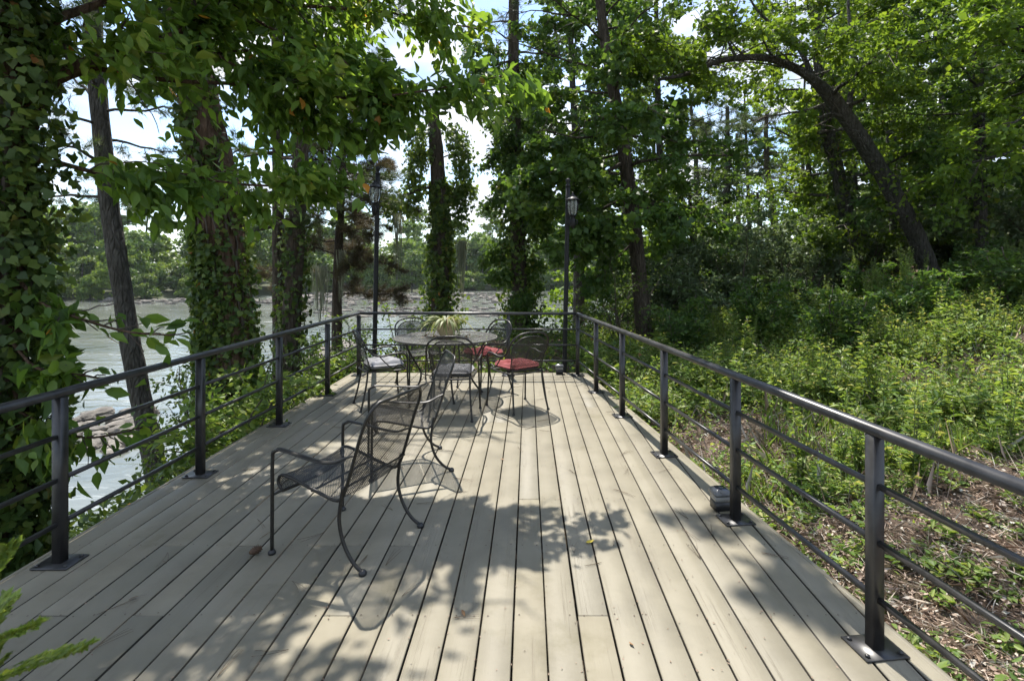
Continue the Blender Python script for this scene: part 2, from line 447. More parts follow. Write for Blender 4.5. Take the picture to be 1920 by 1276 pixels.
def pot_mat():
    m, n, l, out = mat_new("cream_glazed_pot")
    tc = n.new("ShaderNodeTexCoord")
    a = noise(n, l, 1, 6, 0.7, mapping(n, l, tc.outputs["Object"], (22, 22, 3.0)))
    b = noise(n, l, 7, 6, 0.7, tc.outputs["Object"])
    r = ramp(n, [(0.62, (0.56, 0.46, 0.29)), (0.68, (0.08, 0.06, 0.035))]); l.new(a.outputs["Fac"], r.inputs["Fac"])
    r2 = ramp(n, [(0.3, (0.8, 0.75, 0.65)), (0.7, (1, 1, 1))]); l.new(b.outputs["Fac"], r2.inputs["Fac"])
    mu = n.new("ShaderNodeMixRGB"); mu.blend_type = 'MULTIPLY'; mu.inputs["Fac"].default_value = 1
    l.new(r.outputs[0], mu.inputs["Color1"]); l.new(r2.outputs[0], mu.inputs["Color2"])
    p = n.new("ShaderNodeBsdfPrincipled"); p.inputs["Roughness"].default_value = 0.4
    l.new(mu.outputs[0], p.inputs["Base Color"]); l.new(p.outputs[0], out.inputs["Surface"]); return m
M['pot'] = pot_mat()

def glass_mat(name):
    m, n, l, out = mat_new(name)
    p = n.new("ShaderNodeBsdfGlass"); p.inputs["Roughness"].default_value = 0.08; p.inputs["IOR"].default_value = 1.2
    p.inputs["Color"].default_value = (0.86, 0.90, 0.88, 1)
    d = n.new("ShaderNodeBsdfDiffuse"); d.inputs["Color"].default_value = (0.55, 0.57, 0.54, 1)
    nz = n.new("ShaderNodeTexNoise"); nz.inputs["Scale"].default_value = 14
    rr = ramp(n, [(0.3, (0.25,)*3), (0.8, (0.5,)*3)]); l.new(nz.outputs["Fac"], rr.inputs["Fac"])
    ms = n.new("ShaderNodeMixShader"); l.new(rr.outputs[0], ms.inputs[0])
    l.new(p.outputs[0], ms.inputs[1]); l.new(d.outputs[0], ms.inputs[2]); l.new(ms.outputs[0], out.inputs["Surface"]); return m
M['glass'] = glass_mat("seeded_lantern_glass")

# foliage
M['gum'] = leaf_mat("black_gum_leaf", [(0.0, (0.034, 0.070, 0.016)), (0.4, (0.064, 0.120, 0.022)), (0.75, (0.098, 0.162, 0.028)), (0.97, (0.145, 0.18, 0.034)), (1.0, (0.36, 0.15, 0.03))], 0.52, rough=0.42)
M['ivy'] = leaf_mat("vine_leaf", [(0.0, (0.026, 0.050, 0.013)), (0.5, (0.052, 0.090, 0.020)), (0.9, (0.092, 0.132, 0.025)), (0.993, (0.10, 0.12, 0.025)), (1.0, (0.20, 0.09, 0.03))], 0.36, rough=0.45)
M['oak'] = leaf_mat("oak_leaf", [(0.0, (0.026, 0.052, 0.014)), (0.5, (0.050, 0.088, 0.020)), (0.9, (0.078, 0.120, 0.024)), (1.0, (0.11, 0.14, 0.03))], 0.42)
M['sweetgum'] = leaf_mat("sweetgum_leaf", [(0.0, (0.026, 0.055, 0.016)), (0.5, (0.046, 0.090, 0.020)), (0.9, (0.075, 0.125, 0.022)), (1.0, (0.11, 0.15, 0.03))], 0.46)
M['bright'] = leaf_mat("sunny_maple_leaf", [(0.0, (0.048, 0.090, 0.016)), (0.5, (0.078, 0.132, 0.018)), (0.9, (0.11, 0.165, 0.022)), (1.0, (0.15, 0.18, 0.03))], 0.52)
M['silver'] = leaf_mat("grey_green_leaf", [(0.0, (0.052, 0.080, 0.040)), (0.6, (0.092, 0.128, 0.062)), (1.0, (0.14, 0.175, 0.090))], 0.3, (1.4, 1.4, 0.9), 0.5, 0.3)
M['far'] = leaf_mat("far_bank_leaf", [(0.0, (0.042, 0.082, 0.020)), (0.5, (0.072, 0.122, 0.024)), (0.9, (0.115, 0.165, 0.028)), (1.0, (0.15, 0.185, 0.035))], 0.34, (1.5, 1.4, 0.8))
M['weed'] = leaf_mat("weed_leaf", [(0.0, (0.048, 0.090, 0.022)), (0.3, (0.088, 0.148, 0.032)), (0.6, (0.130, 0.190, 0.040)), (0.88, (0.178, 0.228, 0.056)), (1.0, (0.25, 0.24, 0.10))], 0.42, (1.5, 1.4, 0.75))
M['feather'] = leaf_mat("feathery_weed_leaf", [(0.0, (0.075, 0.125, 0.034)), (0.6, (0.115, 0.175, 0.042)), (1.0, (0.16, 0.21, 0.06))], 0.42)
M['pine'] = leaf_mat("pine_needles", [(0.0, (0.030, 0.050, 0.022)), (0.6, (0.052, 0.080, 0.032)), (1.0, (0.085, 0.110, 0.045))], 0.3, (1.5, 1.4, 0.8))
M['brownpine'] = leaf_mat("dying_pine_needles", [(0.0, (0.045, 0.042, 0.024)), (0.5, (0.075, 0.058, 0.034)), (0.75, (0.050, 0.060, 0.026)), (1.0, (0.12, 0.080, 0.045))], 0.3, (1.4, 1.3, 0.9))
M['moss'] = leaf_mat("spanish_moss", [(0.0, (0.11, 0.12, 0.085)), (1.0, (0.21, 0.215, 0.16))], 0.4, (1.2, 1.2, 1.0))
M['thuja'] = leaf_mat("arborvitae_scales", [(0.0, (0.07, 0.12, 0.025)), (0.6, (0.12, 0.18, 0.035)), (1.0, (0.18, 0.23, 0.06))], 0.45)
M['houseplant'] = leaf_mat("variegated_plant_leaf", [(0.0, (0.10, 0.13, 0.04)), (0.5, (0.22, 0.25, 0.09)), (0.85, (0.36, 0.36, 0.18)), (1.0, (0.30, 0.22, 0.12))], 0.4, (1.2, 1.15, 0.7))
M['litter'] = leaf_mat("leaf_litter", [(0.0, (0.11, 0.075, 0.05)), (0.35, (0.20, 0.145, 0.11)), (0.7, (0.30, 0.235, 0.185)), (1.0, (0.40, 0.34, 0.28))], 0.12, (1, 1, 1), 0.7, 0.3)
M['bark_oak'] = bark_mat("flaky_red_brown_bark", (0.045, 0.028, 0.018), (0.125, 0.080, 0.055), (0.23, 0.155, 0.11), 10, 1.3, 1.0)
M['bark_grey'] = bark_mat("grey_bark", (0.032, 0.029, 0.025), (0.082, 0.075, 0.066), (0.165, 0.157, 0.142), 12, 3.0, 0.9)
M['bark_pine'] = bark_mat("dark_pine_bark", (0.035, 0.028, 0.022), (0.085, 0.066, 0.052), (0.16, 0.13, 0.105), 8, 2.2, 1.0)
M['bark_gum'] = bark_mat("ridged_gum_bark", (0.032, 0.026, 0.020), (0.080, 0.064, 0.050), (0.15, 0.125, 0.10), 14, 2.5, 1.0)
M['twig'] = simple_mat("twig_bark", (0.085, 0.068, 0.052), 0.85, var=0.35, scale=20)
M['stem'] = simple_mat("green_stem", (0.09, 0.12, 0.035), 0.6, var=0.3, scale=20, bmp=0)

def ground_mat():
    m, n, l, out = mat_new("mulched_soil")
    geo = n.new("ShaderNodeNewGeometry")
    a = noise(n, l, 26, 8, 0.75, geo.outputs["Position"], 0.8)
    b = noise(n, l, 0.9, 5, 0.6, geo.outputs["Position"])
    c = noise(n, l, 1, 6, 0.7, mapping(n, l, geo.outputs["Position"], (60, 22, 30)), 1.5)
    r = ramp(n, [(0.28, (0.055, 0.040, 0.028)), (0.5, (0.145, 0.105, 0.078)), (0.72, (0.27, 0.21, 0.165))]); l.new(a.outputs["Fac"], r.inputs["Fac"])
    r2 = ramp(n, [(0.42, (1,1,1)), (0.62, (0.50, 0.56, 0.36))]); l.new(b.outputs["Fac"], r2.inputs["Fac"])
    mu = n.new("ShaderNodeMixRGB"); mu.blend_type = 'MULTIPLY'; mu.inputs["Fac"].default_value = 1
    l.new(r.outputs[0], mu.inputs["Color1"]); l.new(r2.outputs[0], mu.inputs["Color2"])
    p = n.new("ShaderNodeBsdfPrincipled"); p.inputs["Roughness"].default_value = 0.95; p.inputs["Specular IOR Level"].default_value = 0.15
    l.new(mu.outputs[0], p.inputs["Base Color"])
    ad = n.new("ShaderNodeMath"); ad.operation = 'ADD'; l.new(a.outputs["Fac"], ad.inputs[0]); l.new(c.outputs["Fac"], ad.inputs[1])
    l.new(bump(n, l, ad.outputs[0], 0.9, 0.03), p.inputs["Normal"]); l.new(p.outputs[0], out.inputs["Surface"]); return m
M['ground'] = ground_mat()

def hill_mat():
    m, n, l, out = mat_new("wooded_bank_soil")
    geo = n.new("ShaderNodeNewGeometry")
    a = noise(n, l, 0.25, 8, 0.7, geo.outputs["Position"])
    r = ramp(n, [(0.3, (0.035, 0.045, 0.02)), (0.7, (0.075, 0.085, 0.035))]); l.new(a.outputs["Fac"], r.inputs["Fac"])
    p = n.new("ShaderNodeBsdfPrincipled"); p.inputs["Roughness"].default_value = 0.95
    l.new(r.outputs[0], p.inputs["Base Color"]); l.new(p.outputs[0], out.inputs["Surface"]); return m
M['hill'] = hill_mat()

def water_mat():
    m, n, l, out = mat_new("river_water")
    geo = n.new("ShaderNodeNewGeometry")
    v = mapping(n, l, geo.outputs["Position"], (0.55, 1.1, 1.0))
    w1 = noise(n, l, 0.8, 5, 0.5, v, 0.6)
    w2 = noise(n, l, 0.09, 5, 0.6, mapping(n, l, geo.outputs["Position"], (0.5, 1.6, 1)), 0.8)
    w3 = noise(n, l, 0.35, 8, 0.72, mapping(n, l, geo.outputs["Position"], (0.45, 1.9, 1)), 1.2)
    base = ramp(n, [(0.35, (0.100, 0.112, 0.092)), (0.65, (0.185, 0.196, 0.172))]); l.new(w2.outputs["Fac"], base.inputs["Fac"])
    fm = ramp(n, [(0.56, (0,0,0)), (0.68, (1,1,1))]); l.new(w3.outputs["Fac"], fm.inputs["Fac"])
    fa = n.new("ShaderNodeMath"); fa.operation = 'MULTIPLY'; fa.inputs[1].default_value = 0.55; l.new(fm.outputs[0], fa.inputs[0])
    mx = n.new("ShaderNodeMixRGB"); mx.inputs["Color2"].default_value = (0.62, 0.64, 0.62, 1)
    l.new(fa.outputs[0], mx.inputs["Fac"]); l.new(base.outputs[0], mx.inputs["Color1"])
    p = n.new("ShaderNodeBsdfPrincipled"); p.inputs["IOR"].default_value = 1.33; p.inputs["Specular IOR Level"].default_value = 0.6
    rg = n.new("ShaderNodeMapRange"); rg.inputs[3].default_value = 0.10; rg.inputs[4].default_value = 0.5
    l.new(fa.outputs[0], rg.inputs[0]); l.new(rg.outputs[0], p.inputs["Roughness"])
    l.new(mx.outputs[0], p.inputs["Base Color"])
    l.new(bump(n, l, w1.outputs["Fac"], 0.35, 0.25), p.inputs["Normal"]); l.new(p.outputs[0], out.inputs["Surface"]); return m
M['water'] = water_mat()

def rock_mat(name="river_rock"):
    m, n, l, out = mat_new(name)
    geo = n.new("ShaderNodeNewGeometry"); oi = n.new("ShaderNodeObjectInfo")
    a = noise(n, l, 1.6, 9, 0.7, geo.outputs["Position"], 0.5)
    r = ramp(n, [(0.3, (0.060, 0.052, 0.044)), (0.5, (0.155, 0.138, 0.115)), (0.72, (0.29, 0.262, 0.222))]); l.new(a.outputs["Fac"], r.inputs["Fac"])
    hs = n.new("ShaderNodeHueSaturation"); mr = n.new("ShaderNodeMapRange"); mr.inputs[3].default_value = 0.55; mr.inputs[4].default_value = 1.2
    l.new(oi.outputs["Random"], mr.inputs[0]); l.new(mr.outputs[0], hs.inputs["Value"]); l.new(r.outputs[0], hs.inputs["Color"])
    p = n.new("ShaderNodeBsdfPrincipled"); p.inputs["Roughness"].default_value = 0.85
    l.new(hs.outputs[0], p.inputs["Base Color"]); l.new(bump(n, l, a.outputs["Fac"], 0.8, 0.15), p.inputs["Normal"])
    l.new(p.outputs[0], out.inputs["Surface"]); return m
M['rock'] = rock_mat()
# ------------------------------------------------------------------ terrain, river, far bank
RIVER_Z = -6.8
SHORE = np.array([(-13,-400),(-13,-20),(-13,10),(-12,18),(-4,27),(4,38),(14,60),(30,100),(60,180),(200,600)], float)
def inland(x, y):
    """signed distance to the near shore line, positive on the land side"""
    x = np.asarray(x, float); y = np.asarray(y, float)
    best = np.full(x.shape, 1e9); sign = np.ones(x.shape)
    for a, b in zip(SHORE[:-1], SHORE[1:]):
        e = b-a; t = (((x-a[0])*e[0] + (y-a[1])*e[1])/e.dot(e)).clip(0, 1)
        dx = x-(a[0]+t*e[0]); dy = y-(a[1]+t*e[1]); d = np.hypot(dx, dy)
        s = np.where(e[1]*dx - e[0]*dy > 0, 1.0, -1.0)
        k = d < best; best = np.where(k, d, best); sign = np.where(k, s, sign)
    return best*sign
def sst(t):
    t = np.clip(t, 0, 1); return t*t*(3-2*t)
def ground_z(x, y):
    x = np.asarray(x, float); y = np.asarray(y, float)
    u = inland(x, y)
    z = RIVER_Z - 1.2 + 7.70*sst((u+2.5)/14.0)
    z = z + np.minimum(0.150*np.clip(x-1.2, 0, None), 2.3 + 0.03*x)*sst((u-7)/7)
    lump = 0.05*np.sin(1.7*x+0.6*y) + 0.04*np.sin(2.9*y-1.1*x) + 0.03*np.sin(4.3*x+3.1*y)
    k = sst((np.maximum(x-1.5, -2.7-x))/1.0) + sst((y-8.3)/1.0)
    return z + lump*np.clip(k, 0, 1)*1.0

def axis_pts(segs):
    out = []
    for a, b, s in segs: out += list(np.arange(a, b, s))
    return np.array(out + [segs[-1][1]])
gx = axis_pts([(-40,-14,2),(-14,-3,0.4),(-3,9,0.16),(9,24,0.5),(24,60,2),(60,400,20)])
gy = axis_pts([(-300,-20,20),(-20,-2,1.2),(-2,13,0.2),(13,30,0.5),(30,80,2),(80,600,20)])
X_, Y_ = np.meshgrid(gx, gy); Z_ = ground_z(X_, Y_)
Z_ += RNG.normal(size=Z_.shape)*0.012
nx, ny = len(gx), len(gy)
i, j = np.meshgrid(np.arange(ny-1), np.arange(nx-1), indexing='ij')
Q = np.stack([i*nx+j, i*nx+j+1, (i+1)*nx+j+1, (i+1)*nx+j], -1).reshape(-1, 4)
g = Geo(); g.add(np.stack([X_, Y_, Z_], -1), [Q]); ground = g.obj("ground", M['ground'], smooth=True)
tag(ground, "brown mulched bank sloping from the house down to the river", kind="structure")

g = Geo(); g.add([(-1500,-600,RIVER_Z),(1500,-600,RIVER_Z),(1500,1500,RIVER_Z),(-1500,1500,RIVER_Z)], [[(0,1,2,3)]])
river = g.obj("river", M['water']); tag(river, "wide pale green river with shallow rapids", kind="structure")

FARB = np.array([(-900,60),(-300,95),(-170,118),(-110,142),(-55,190),(0,205),(60,214),(200,260),(900,330)], float)
def far_y(x): return np.interp(x, FARB[:,0], FARB[:,1])
def hill_z(x, y):
    w = y-far_y(x)
    return RIVER_Z - 0.5 + 2.2*sst(w/14) + 6.5*sst((w-10)/120) + 3*np.sin(x*0.011+1.3)*sst((w-30)/150)
hx = np.linspace(-900, 900, 181); hw = np.array([-3,0,3,7,12,20,35,60,100,160,300,600,1000.])
HX, HW = np.meshgrid(hx, hw); HY = far_y(HX)+HW; HZ = hill_z(HX, HY)
nx, ny = len(hx), len(hw)
i, j = np.meshgrid(np.arange(ny-1), np.arange(nx-1), indexing='ij')
Q = np.stack([i*nx+j, i*nx+j+1, (i+1)*nx+j+1, (i+1)*nx+j], -1).reshape(-1, 4)
g = Geo(); g.add(np.stack([HX, HY, HZ], -1), [Q]); hills = g.obj("hills", M['hill'], smooth=True)
tag(hills, "low wooded hill on the far side of the river", kind="structure")

# ------------------------------------------------------------------ deck
PITCH, GAP, X0 = 0.1444, 0.0085, -0.0655
def post_x(y): return 1.435 + (0.733-1.435)*(y-2.208)/(7.89-2.208)
XL, YF, YN, EDGE = -2.64, 8.06, -1.6, 0.15
deck = empty("deck", (0, 0, 0))
tag(deck, "long beige painted plank deck with black railing above the river", "deck")
JOIST = 3.03 + 0.6096*np.arange(-7, 9)

def clip_poly(poly, a, b, c):
    """keep a*x+b*y <= c"""
    out = []
    for k in range(len(poly)):
        p, q = poly[k], poly[(k+1) % len(poly)]
        dp, dq = a*p[0]+b*p[1]-c, a*q[0]+b*q[1]-c
        if dp <= 0: out.append(p)
        if dp*dq < 0:
            t = dp/(dp-dq); out.append((p[0]+t*(q[0]-p[0]), p[1]+t*(q[1]-p[1])))
    return out
sl = (0.733-1.435)/(7.89-2.208)
rng = np.random.default_rng(21)
screws = Geo()
fixed = {-5: [3.03], -7: [3.03], -8: [3.03], -11: [3.03], 0: [3.64], 1: [], 2: [2.42], -1: [], -2: [5.47], -3: [5.47], 3: [], -4: []}
for k in range(-18, 12):
    xa = X0 + k*PITCH + GAP/2; xb = X0 + (k+1)*PITCH - GAP/2
    if xb < XL: continue
    xa = max(xa, XL)
    cuts = fixed.get(k)
    if cuts is None:
        cuts = list(rng.choice(JOIST[5:-2], 1 if rng.random() < 0.5 else 0, replace=False))
    ys = [YN] + sorted(cuts) + [YF + rng.normal()*0.003]
    for ya, yb in zip(ys[:-1], ys[1:]):
        e0 = 0.0015
        poly = [(xa, ya+e0), (xb, ya+e0), (xb, yb-e0), (xa, yb-e0)]
        # right edge of the deck runs at a slant to the planks
        poly = clip_poly(poly, 1.0, -sl, post_x(0)+EDGE)
        if len(poly) < 3: continue
        A = 0.5*sum(poly[i][0]*poly[(i+1)%len(poly)][1]-poly[(i+1)%len(poly)][0]*poly[i][1] for i in range(len(poly)))
        if A < 0.004: continue
        c = np.mean(poly, 0); n = len(poly)
        zt = rng.normal()*0.0008; bv = 0.004
        jit = rng.normal()*0.0008
        P = np.array(poly) + [jit, 0]
        ins = []
        for t in range(n):
            p0, p1, p2 = P[t-1], P[t], P[(t+1) % n]
            e1 = nrm(p1-p0); e2 = nrm(p2-p1); n1 = np.array([-e1[1], e1[0]]); n2 = np.array([-e2[1], e2[0]])
            b = n1+n2; ins.append(p1 + b*bv/max(0.25, 1+n1.dot(n2)))
        ins = np.array(ins)
        V = np.vstack([np.c_[ins, np.full(n, zt)], np.c_[P, np.full(n, zt-bv)], np.c_[P, np.full(n, -0.036)]])
        q = [(n+a, n+(a+1)%n, (a+1)%n, a) for a in range(n)] + [(2*n+a, 2*n+(a+1)%n, n+(a+1)%n, n+a) for a in range(n)]
        gp = Geo(); gp.add(V, [[tuple(range(n))], q, [tuple(range(2*n, 3*n))[::-1]]])
        po = gp.obj("plank", M['deck'], deck); po.data.materials.append(M['plank_side'])
        for fi in range(n+1, 2*n+2): po.data.polygons[fi].material_index = 1
    for yj in JOIST:
        for xs in (xa+0.025, xb-0.025):
            if yj > 1.5 and xs < post_x(yj)+EDGE-0.02 and rng.random() < 0.85:
                a = np.arange(6)*math.pi/3; r = 0.0038
                cx, cy = xs+rng.normal()*0.004, yj+rng.normal()*0.006
                screws.add(np.c_[cx+r*np.cos(a), cy+r*np.sin(a), np.full(6, 0.0032)], [np.arange(6)[None]])
so = screws.obj("screw_heads", M['screw'], deck); tag(so, kind="stuff")
for yj in JOIST:
    g = Geo(); g.box((XL+0.05, yj-0.02, -0.19), (post_x(yj)+EDGE-0.06, yj+0.02, -0.0385)); g.obj("joist", M['joist'], deck)
g = Geo(); g.box((XL-0.03, YN, -0.2), (XL-0.004, YF, -0.004)); g.obj("rim_board", M['deck'], deck)
g = Geo(); g.box((XL-0.03, YF+0.006, -0.2), (post_x(YF)+EDGE+0.02, YF+0.034, -0.004)); g.obj("rim_board", M['deck'], deck)
g = Geo(); g.bar((post_x(YN)+EDGE+0.018, YN, -0.104), (post_x(YF)+EDGE+0.018, YF, -0.104), 0.028, 0.196); g.obj("rim_board", M['deck'], deck)
for y in (0.6, 3.2, 5.8, 7.9):
    g = Geo(); zb = float(ground_z(XL+0.12, y))-0.3
    g.box((XL+0.07, y-0.06, zb), (XL+0.19, y+0.06, -0.2)); g.obj("support_post", M['joist'], deck)

# ------------------------------------------------------------------ railing
railing = empty("railing", (0, 0, 0))
tag(railing, "black metal railing with three bars around the plank deck", "railing")
RXL, RYF = -2.50, 7.88
LEFT_Y = [0.4, 1.62, 2.85, 4.07, 5.36, 6.65]
RIGHT_Y = [0.0, 1.08, 2.208, 3.333, 4.51, 5.69, 6.80]
PT = 0.885
def post(x, y, yaw=0.0, top=PT):
    g = Geo(); g.bar((0,0,0.010), (0,0,top), 0.052, 0.052, (0,1,0), 0.004)
    o = g.obj("post", M['rail'], railing); o.location = (x, y, 0); o.rotation_euler[2] = yaw
    p = Geo(); p.bar((-0.095,0,0.006), (0.095,0,0.006), 0.15, 0.008, (0,0,1), 0.002)
    pl = p.obj("base_plate", M['rail'], o)
    for sx in (-0.075, 0.075):
        for sy in (-0.052, 0.052):
            b = Geo(); b.lathe([(0.010,0.0105),(0.010,0.017),(0.005,0.020),(0.0,0.0205)], (sx, sy, 0), 6); b.obj("bolt", M['rail'], o)
yaw_r = math.atan2(-sl, 1.0)
yaw_r = math.atan(-sl)
for y in LEFT_Y: post(RXL, y)
for y in RIGHT_Y: post(post_x(y), y, yaw_r)
CL = (RXL, RYF); CR = (post_x(RYF), RYF)
post(*CL); post(*CR); post(-0.29, RYF)
def run(a, b, ha=0.0, hb=0.0):
    """one straight run: capped handrail and three bars"""
    a = np.array(a); b = np.array(b)
    prof = [(-0.027,-0.020),(-0.024,-0.026),(0.024,-0.026),(0.027,-0.020),(0.029,-0.006),(0.025,0.005),(0.015,0.012),(0,0.015),(-0.015,0.012),(-0.025,0.005),(-0.029,-0.006)]
    A = np.array([*a, 0.912+ha]); B = np.array([*b, 0.912+hb]); t = nrm(B-A); s = nrm(np.cross(t, (0,0,1))); u = np.cross(s, t)
    n = len(prof); V = [A+s*p+u*q for p, q in prof] + [B+s*p+u*q for p, q in prof]
    g = Geo(); g.add(V, [[(i,(i+1)%n,n+(i+1)%n,n+i) for i in range(n)], [tuple(range(n))[::-1]], [tuple(range(n,2*n))]])
    g.obj("handrail", M['rail'], railing)
def bars(pa, pb):
    for z in (0.215, 0.448, 0.680):
        pa_, pb_ = np.array([*pa, z]), np.array([*pb, z]); t = nrm(pb_-pa_)
        g = Geo(); g.bar(pa_+t*0.0265, pb_-t*0.0265, 0.022, 0.022, (0,0,1), 0.003); g.obj("bar", M['rail'], railing)
run((RXL, -0.4), CL, 0, 0.012); run(CL, (CR[0]+0.003, CR[1]), 0.012, 0.004); run((post_x(-0.6), -0.6), CR, 0, 0.004)
lp = [(RXL, y) for y in LEFT_Y] + [CL]; rp = [(post_x(y), y) for y in RIGHT_Y] + [CR]
for seq in (lp, rp, [CL, (-0.29, RYF), CR]):
    for p, q in zip(seq[:-1], seq[1:]): bars(p, q)

# ------------------------------------------------------------------ lamp posts
def lamp_post(x, y, top, lean, label, off):
    r = empty("lamp_post", (x, y, 0)); tag(r, label, "lamp post", "lamp posts behind the far railing")
    zb = float(ground_z(x, y))-0.3
    P = np.array([(0,0,zb),(0,0,0),(lean*top*0.5,0,top*0.5),(lean*top,0,top)])
    g = Geo(); g.tube(smooth(P, 14), 0.035, 14); g.obj("pole", M['lamp'], r, smooth=True)
    tx = lean*top
    g = Geo(); g.lathe([(0.036,0),(0.042,0.005),(0.042,0.02),(0.03,0.03),(0.022,0.05),(0.034,0.075),(0.038,0.10),(0.028,0.125),(0.0,0.135)], (tx,0,top), 14); g.obj("finial", M['lamp'], r, smooth=True)
    lx, ly, lz = tx+off, -0.13, top-0.46      # lantern hangs on the deck side of the pole
    ln = empty("lantern", (lx, ly, lz)); ln.parent = r
    g = Geo()
    g.tube(smooth([(-off,0.10,0.10),(-off*0.6,0.07,-0.06),(0,0.02,-0.10),(0,0,-0.04),(0,0,0.0)], 16), 0.011, 8)
    g.tube(smooth([(0,0.02,-0.10),(0.05,-0.01,-0.13),(0.07,-0.02,-0.08),(0.04,-0.01,-0.05)], 12), 0.008, 6)
    g.tube(smooth([(0,0.02,-0.10),(-0.05,-0.01,-0.13),(-0.07,-0.02,-0.08),(-0.04,-0.01,-0.05)], 12), 0.008, 6)
    g.lathe([(0.0,-0.19),(0.03,-0.17),(0.05,-0.12),(0.045,-0.06),(0.03,-0.02),(0.055,0.0),(0.058,0.012),(0.0,0.014)], (0,0,0), 14)
    g.obj("bracket", M['lamp'], ln, smooth=True)
    g = Geo(); g.lathe([(0.052,0.016),(0.066,0.06),(0.078,0.13),(0.080,0.19),(0.074,0.235)], (0,0,0), 16); g.obj("glass", M['glass'], ln, smooth=True)
    g = Geo()
    for k in range(8):
        a = k*math.pi/4 + 0.2
        g.tube(np.array([(R*math.cos(a), R*math.sin(a), z) for R, z in ((0.055,0.012),(0.070,0.06),(0.083,0.13),(0.085,0.19),(0.078,0.238))]), 0.0055, 5)
    g.obj("cage", M['lamp'], ln)
    g = Geo(); g.lathe([(0.086,0.232),(0.104,0.236),(0.104,0.248),(0.080,0.262),(0.060,0.285),(0.050,0.290),(0.050,0.302),(0.026,0.318),(0.014,0.33),(0.020,0.345),(0.010,0.362),(0,0.366)], (0,0,0), 16)
    g.obj("roof", M['lamp'], ln, smooth=True)
lamp_post(-2.37, 8.22, 3.02, 0.018, "black lamp post behind the deck corner on the open water side", -0.01)
lamp_post(0.56, 8.20, 2.83, 0.020, "black lamp post with lantern in front of the dark leafy tree", 0.06)

# ------------------------------------------------------------------ wire mesh helper
def mesh_panel(surf, nu, nv, w, seg=14, off=0.0012, lim=None):
    """two crossing families of flat strips laid on surf(u,v)->xyz over the unit square"""
    g = Geo()
    def strips(sgn, o):
        K = nu + nv
        for k in range(-K, 2*K):
            # line  u*nu - sgn*v*nv = k
            pts = []
            c = k*1.0
            # param by v
            v0, v1 = 0.0, 1.0
            ua, ub = (c + sgn*v0*nv)/nu, (c + sgn*v1*nv)/nu
            du = ub-ua
            if abs(du) < 1e-9: continue
            ta, tb = sorted(((0-ua)/du, (1-ua)/du)); ta, tb = max(0, ta), min(1, tb)
            if lim is not None: ta, tb = lim(ua, du, ta, tb)
            if tb-ta < 0.5/nv: continue
            n = max(2, int(round((tb-ta)*seg))+1)
            t = np.linspace(ta, tb, n); u = ua+du*t; v = t
            P = surf(u, v); e = 1e-3
            Pu = surf(u+e, v)-surf(u-e, v); Pv = surf(u, v+e)-surf(u, v-e)
            N = nrm(np.cross(Pu, Pv)); T = nrm(np.gradient(P, axis=0)); Sd = np.cross(N, T)*w/2
            A = P+Sd+N*o; B = P-Sd+N*o
            V = np.stack([A, B], 1).reshape(-1, 3)
            q = [(2*i, 2*i+1, 2*i+3, 2*i+2) for i in range(n-1)]
            g.add(V, [q])
    strips(1, off/2); strips(-1, -off/2)
    return g

# ------------------------------------------------------------------ table
TX, TY = -1.02, 6.64
table = empty("patio_table", (TX, TY, 0), 0.35); tag(table, "round dark mesh patio table with curved iron legs", "table")
R_T, Z_T = 0.63, 0.72
def disc(u, v): return np.stack([(u-0.5)*2*R_T, (v-0.5)*2*R_T, np.full_like(u, Z_T)], -1)
def disc_lim(ua, du, ta, tb):
    A = du*du+1; B = 2*((ua-0.5)*du-0.5); C = (ua-0.5)**2+0.25-0.2475
    D = B*B-4*A*C
    if D <= 0: return 0, 0
    s = math.sqrt(D); return max(ta, (-B-s)/(2*A)), min(tb, (-B+s)/(2*A))
g = mesh_panel(disc, 74, 74, 0.0050, 1, 0.0016, disc_lim); top = g.obj("tabletop", M['table'], table)
a = np.arange(64)*2*np.pi/64
g = Geo(); g.tube(np.c_[R_T*np.cos(a), R_T*np.sin(a), np.full(64, Z_T-0.004)], 0.012, 8, closed=True); g.obj("rim", M['table'], table, smooth=True)
for k in range(4):
    a0 = k*math.pi/2
    P = [(0.50,0.70),(0.49,0.64),(0.43,0.52),(0.36,0.40),(0.31,0.30),(0.33,0.18),(0.41,0.06),(0.46,0.012)]
    g = Geo(); g.tube(smooth([(r*math.cos(a0), r*math.sin(a0), z) for r, z in P], 30), 0.012, 8)
    o = g.obj("leg", M['iron'], table, smooth=True)
    f = Geo(); f.lathe([(0.017,0.0),(0.019,0.008),(0.012,0.018),(0,0.02)], (0.462*math.cos(a0), 0.462*math.sin(a0), 0), 10); f.obj("foot", M['plastic_black'], o, smooth=True)
g = Geo(); a = np.arange(40)*2*np.pi/40
g.tube(np.c_[0.315*np.cos(a), 0.315*np.sin(a), np.full(40, 0.30)], 0.007, 6, closed=True); g.obj("ring", M['iron'], table, smooth=True)
g = Geo()
for k in range(2): a0 = k*math.pi/2; g.bar((-0.5*math.cos(a0),-0.5*math.sin(a0),0.700-0.012*k), (0.5*math.cos(a0),0.5*math.sin(a0),0.700-0.012*k), 0.02, 0.010)
g.obj("cross_brace", M['iron'], table)

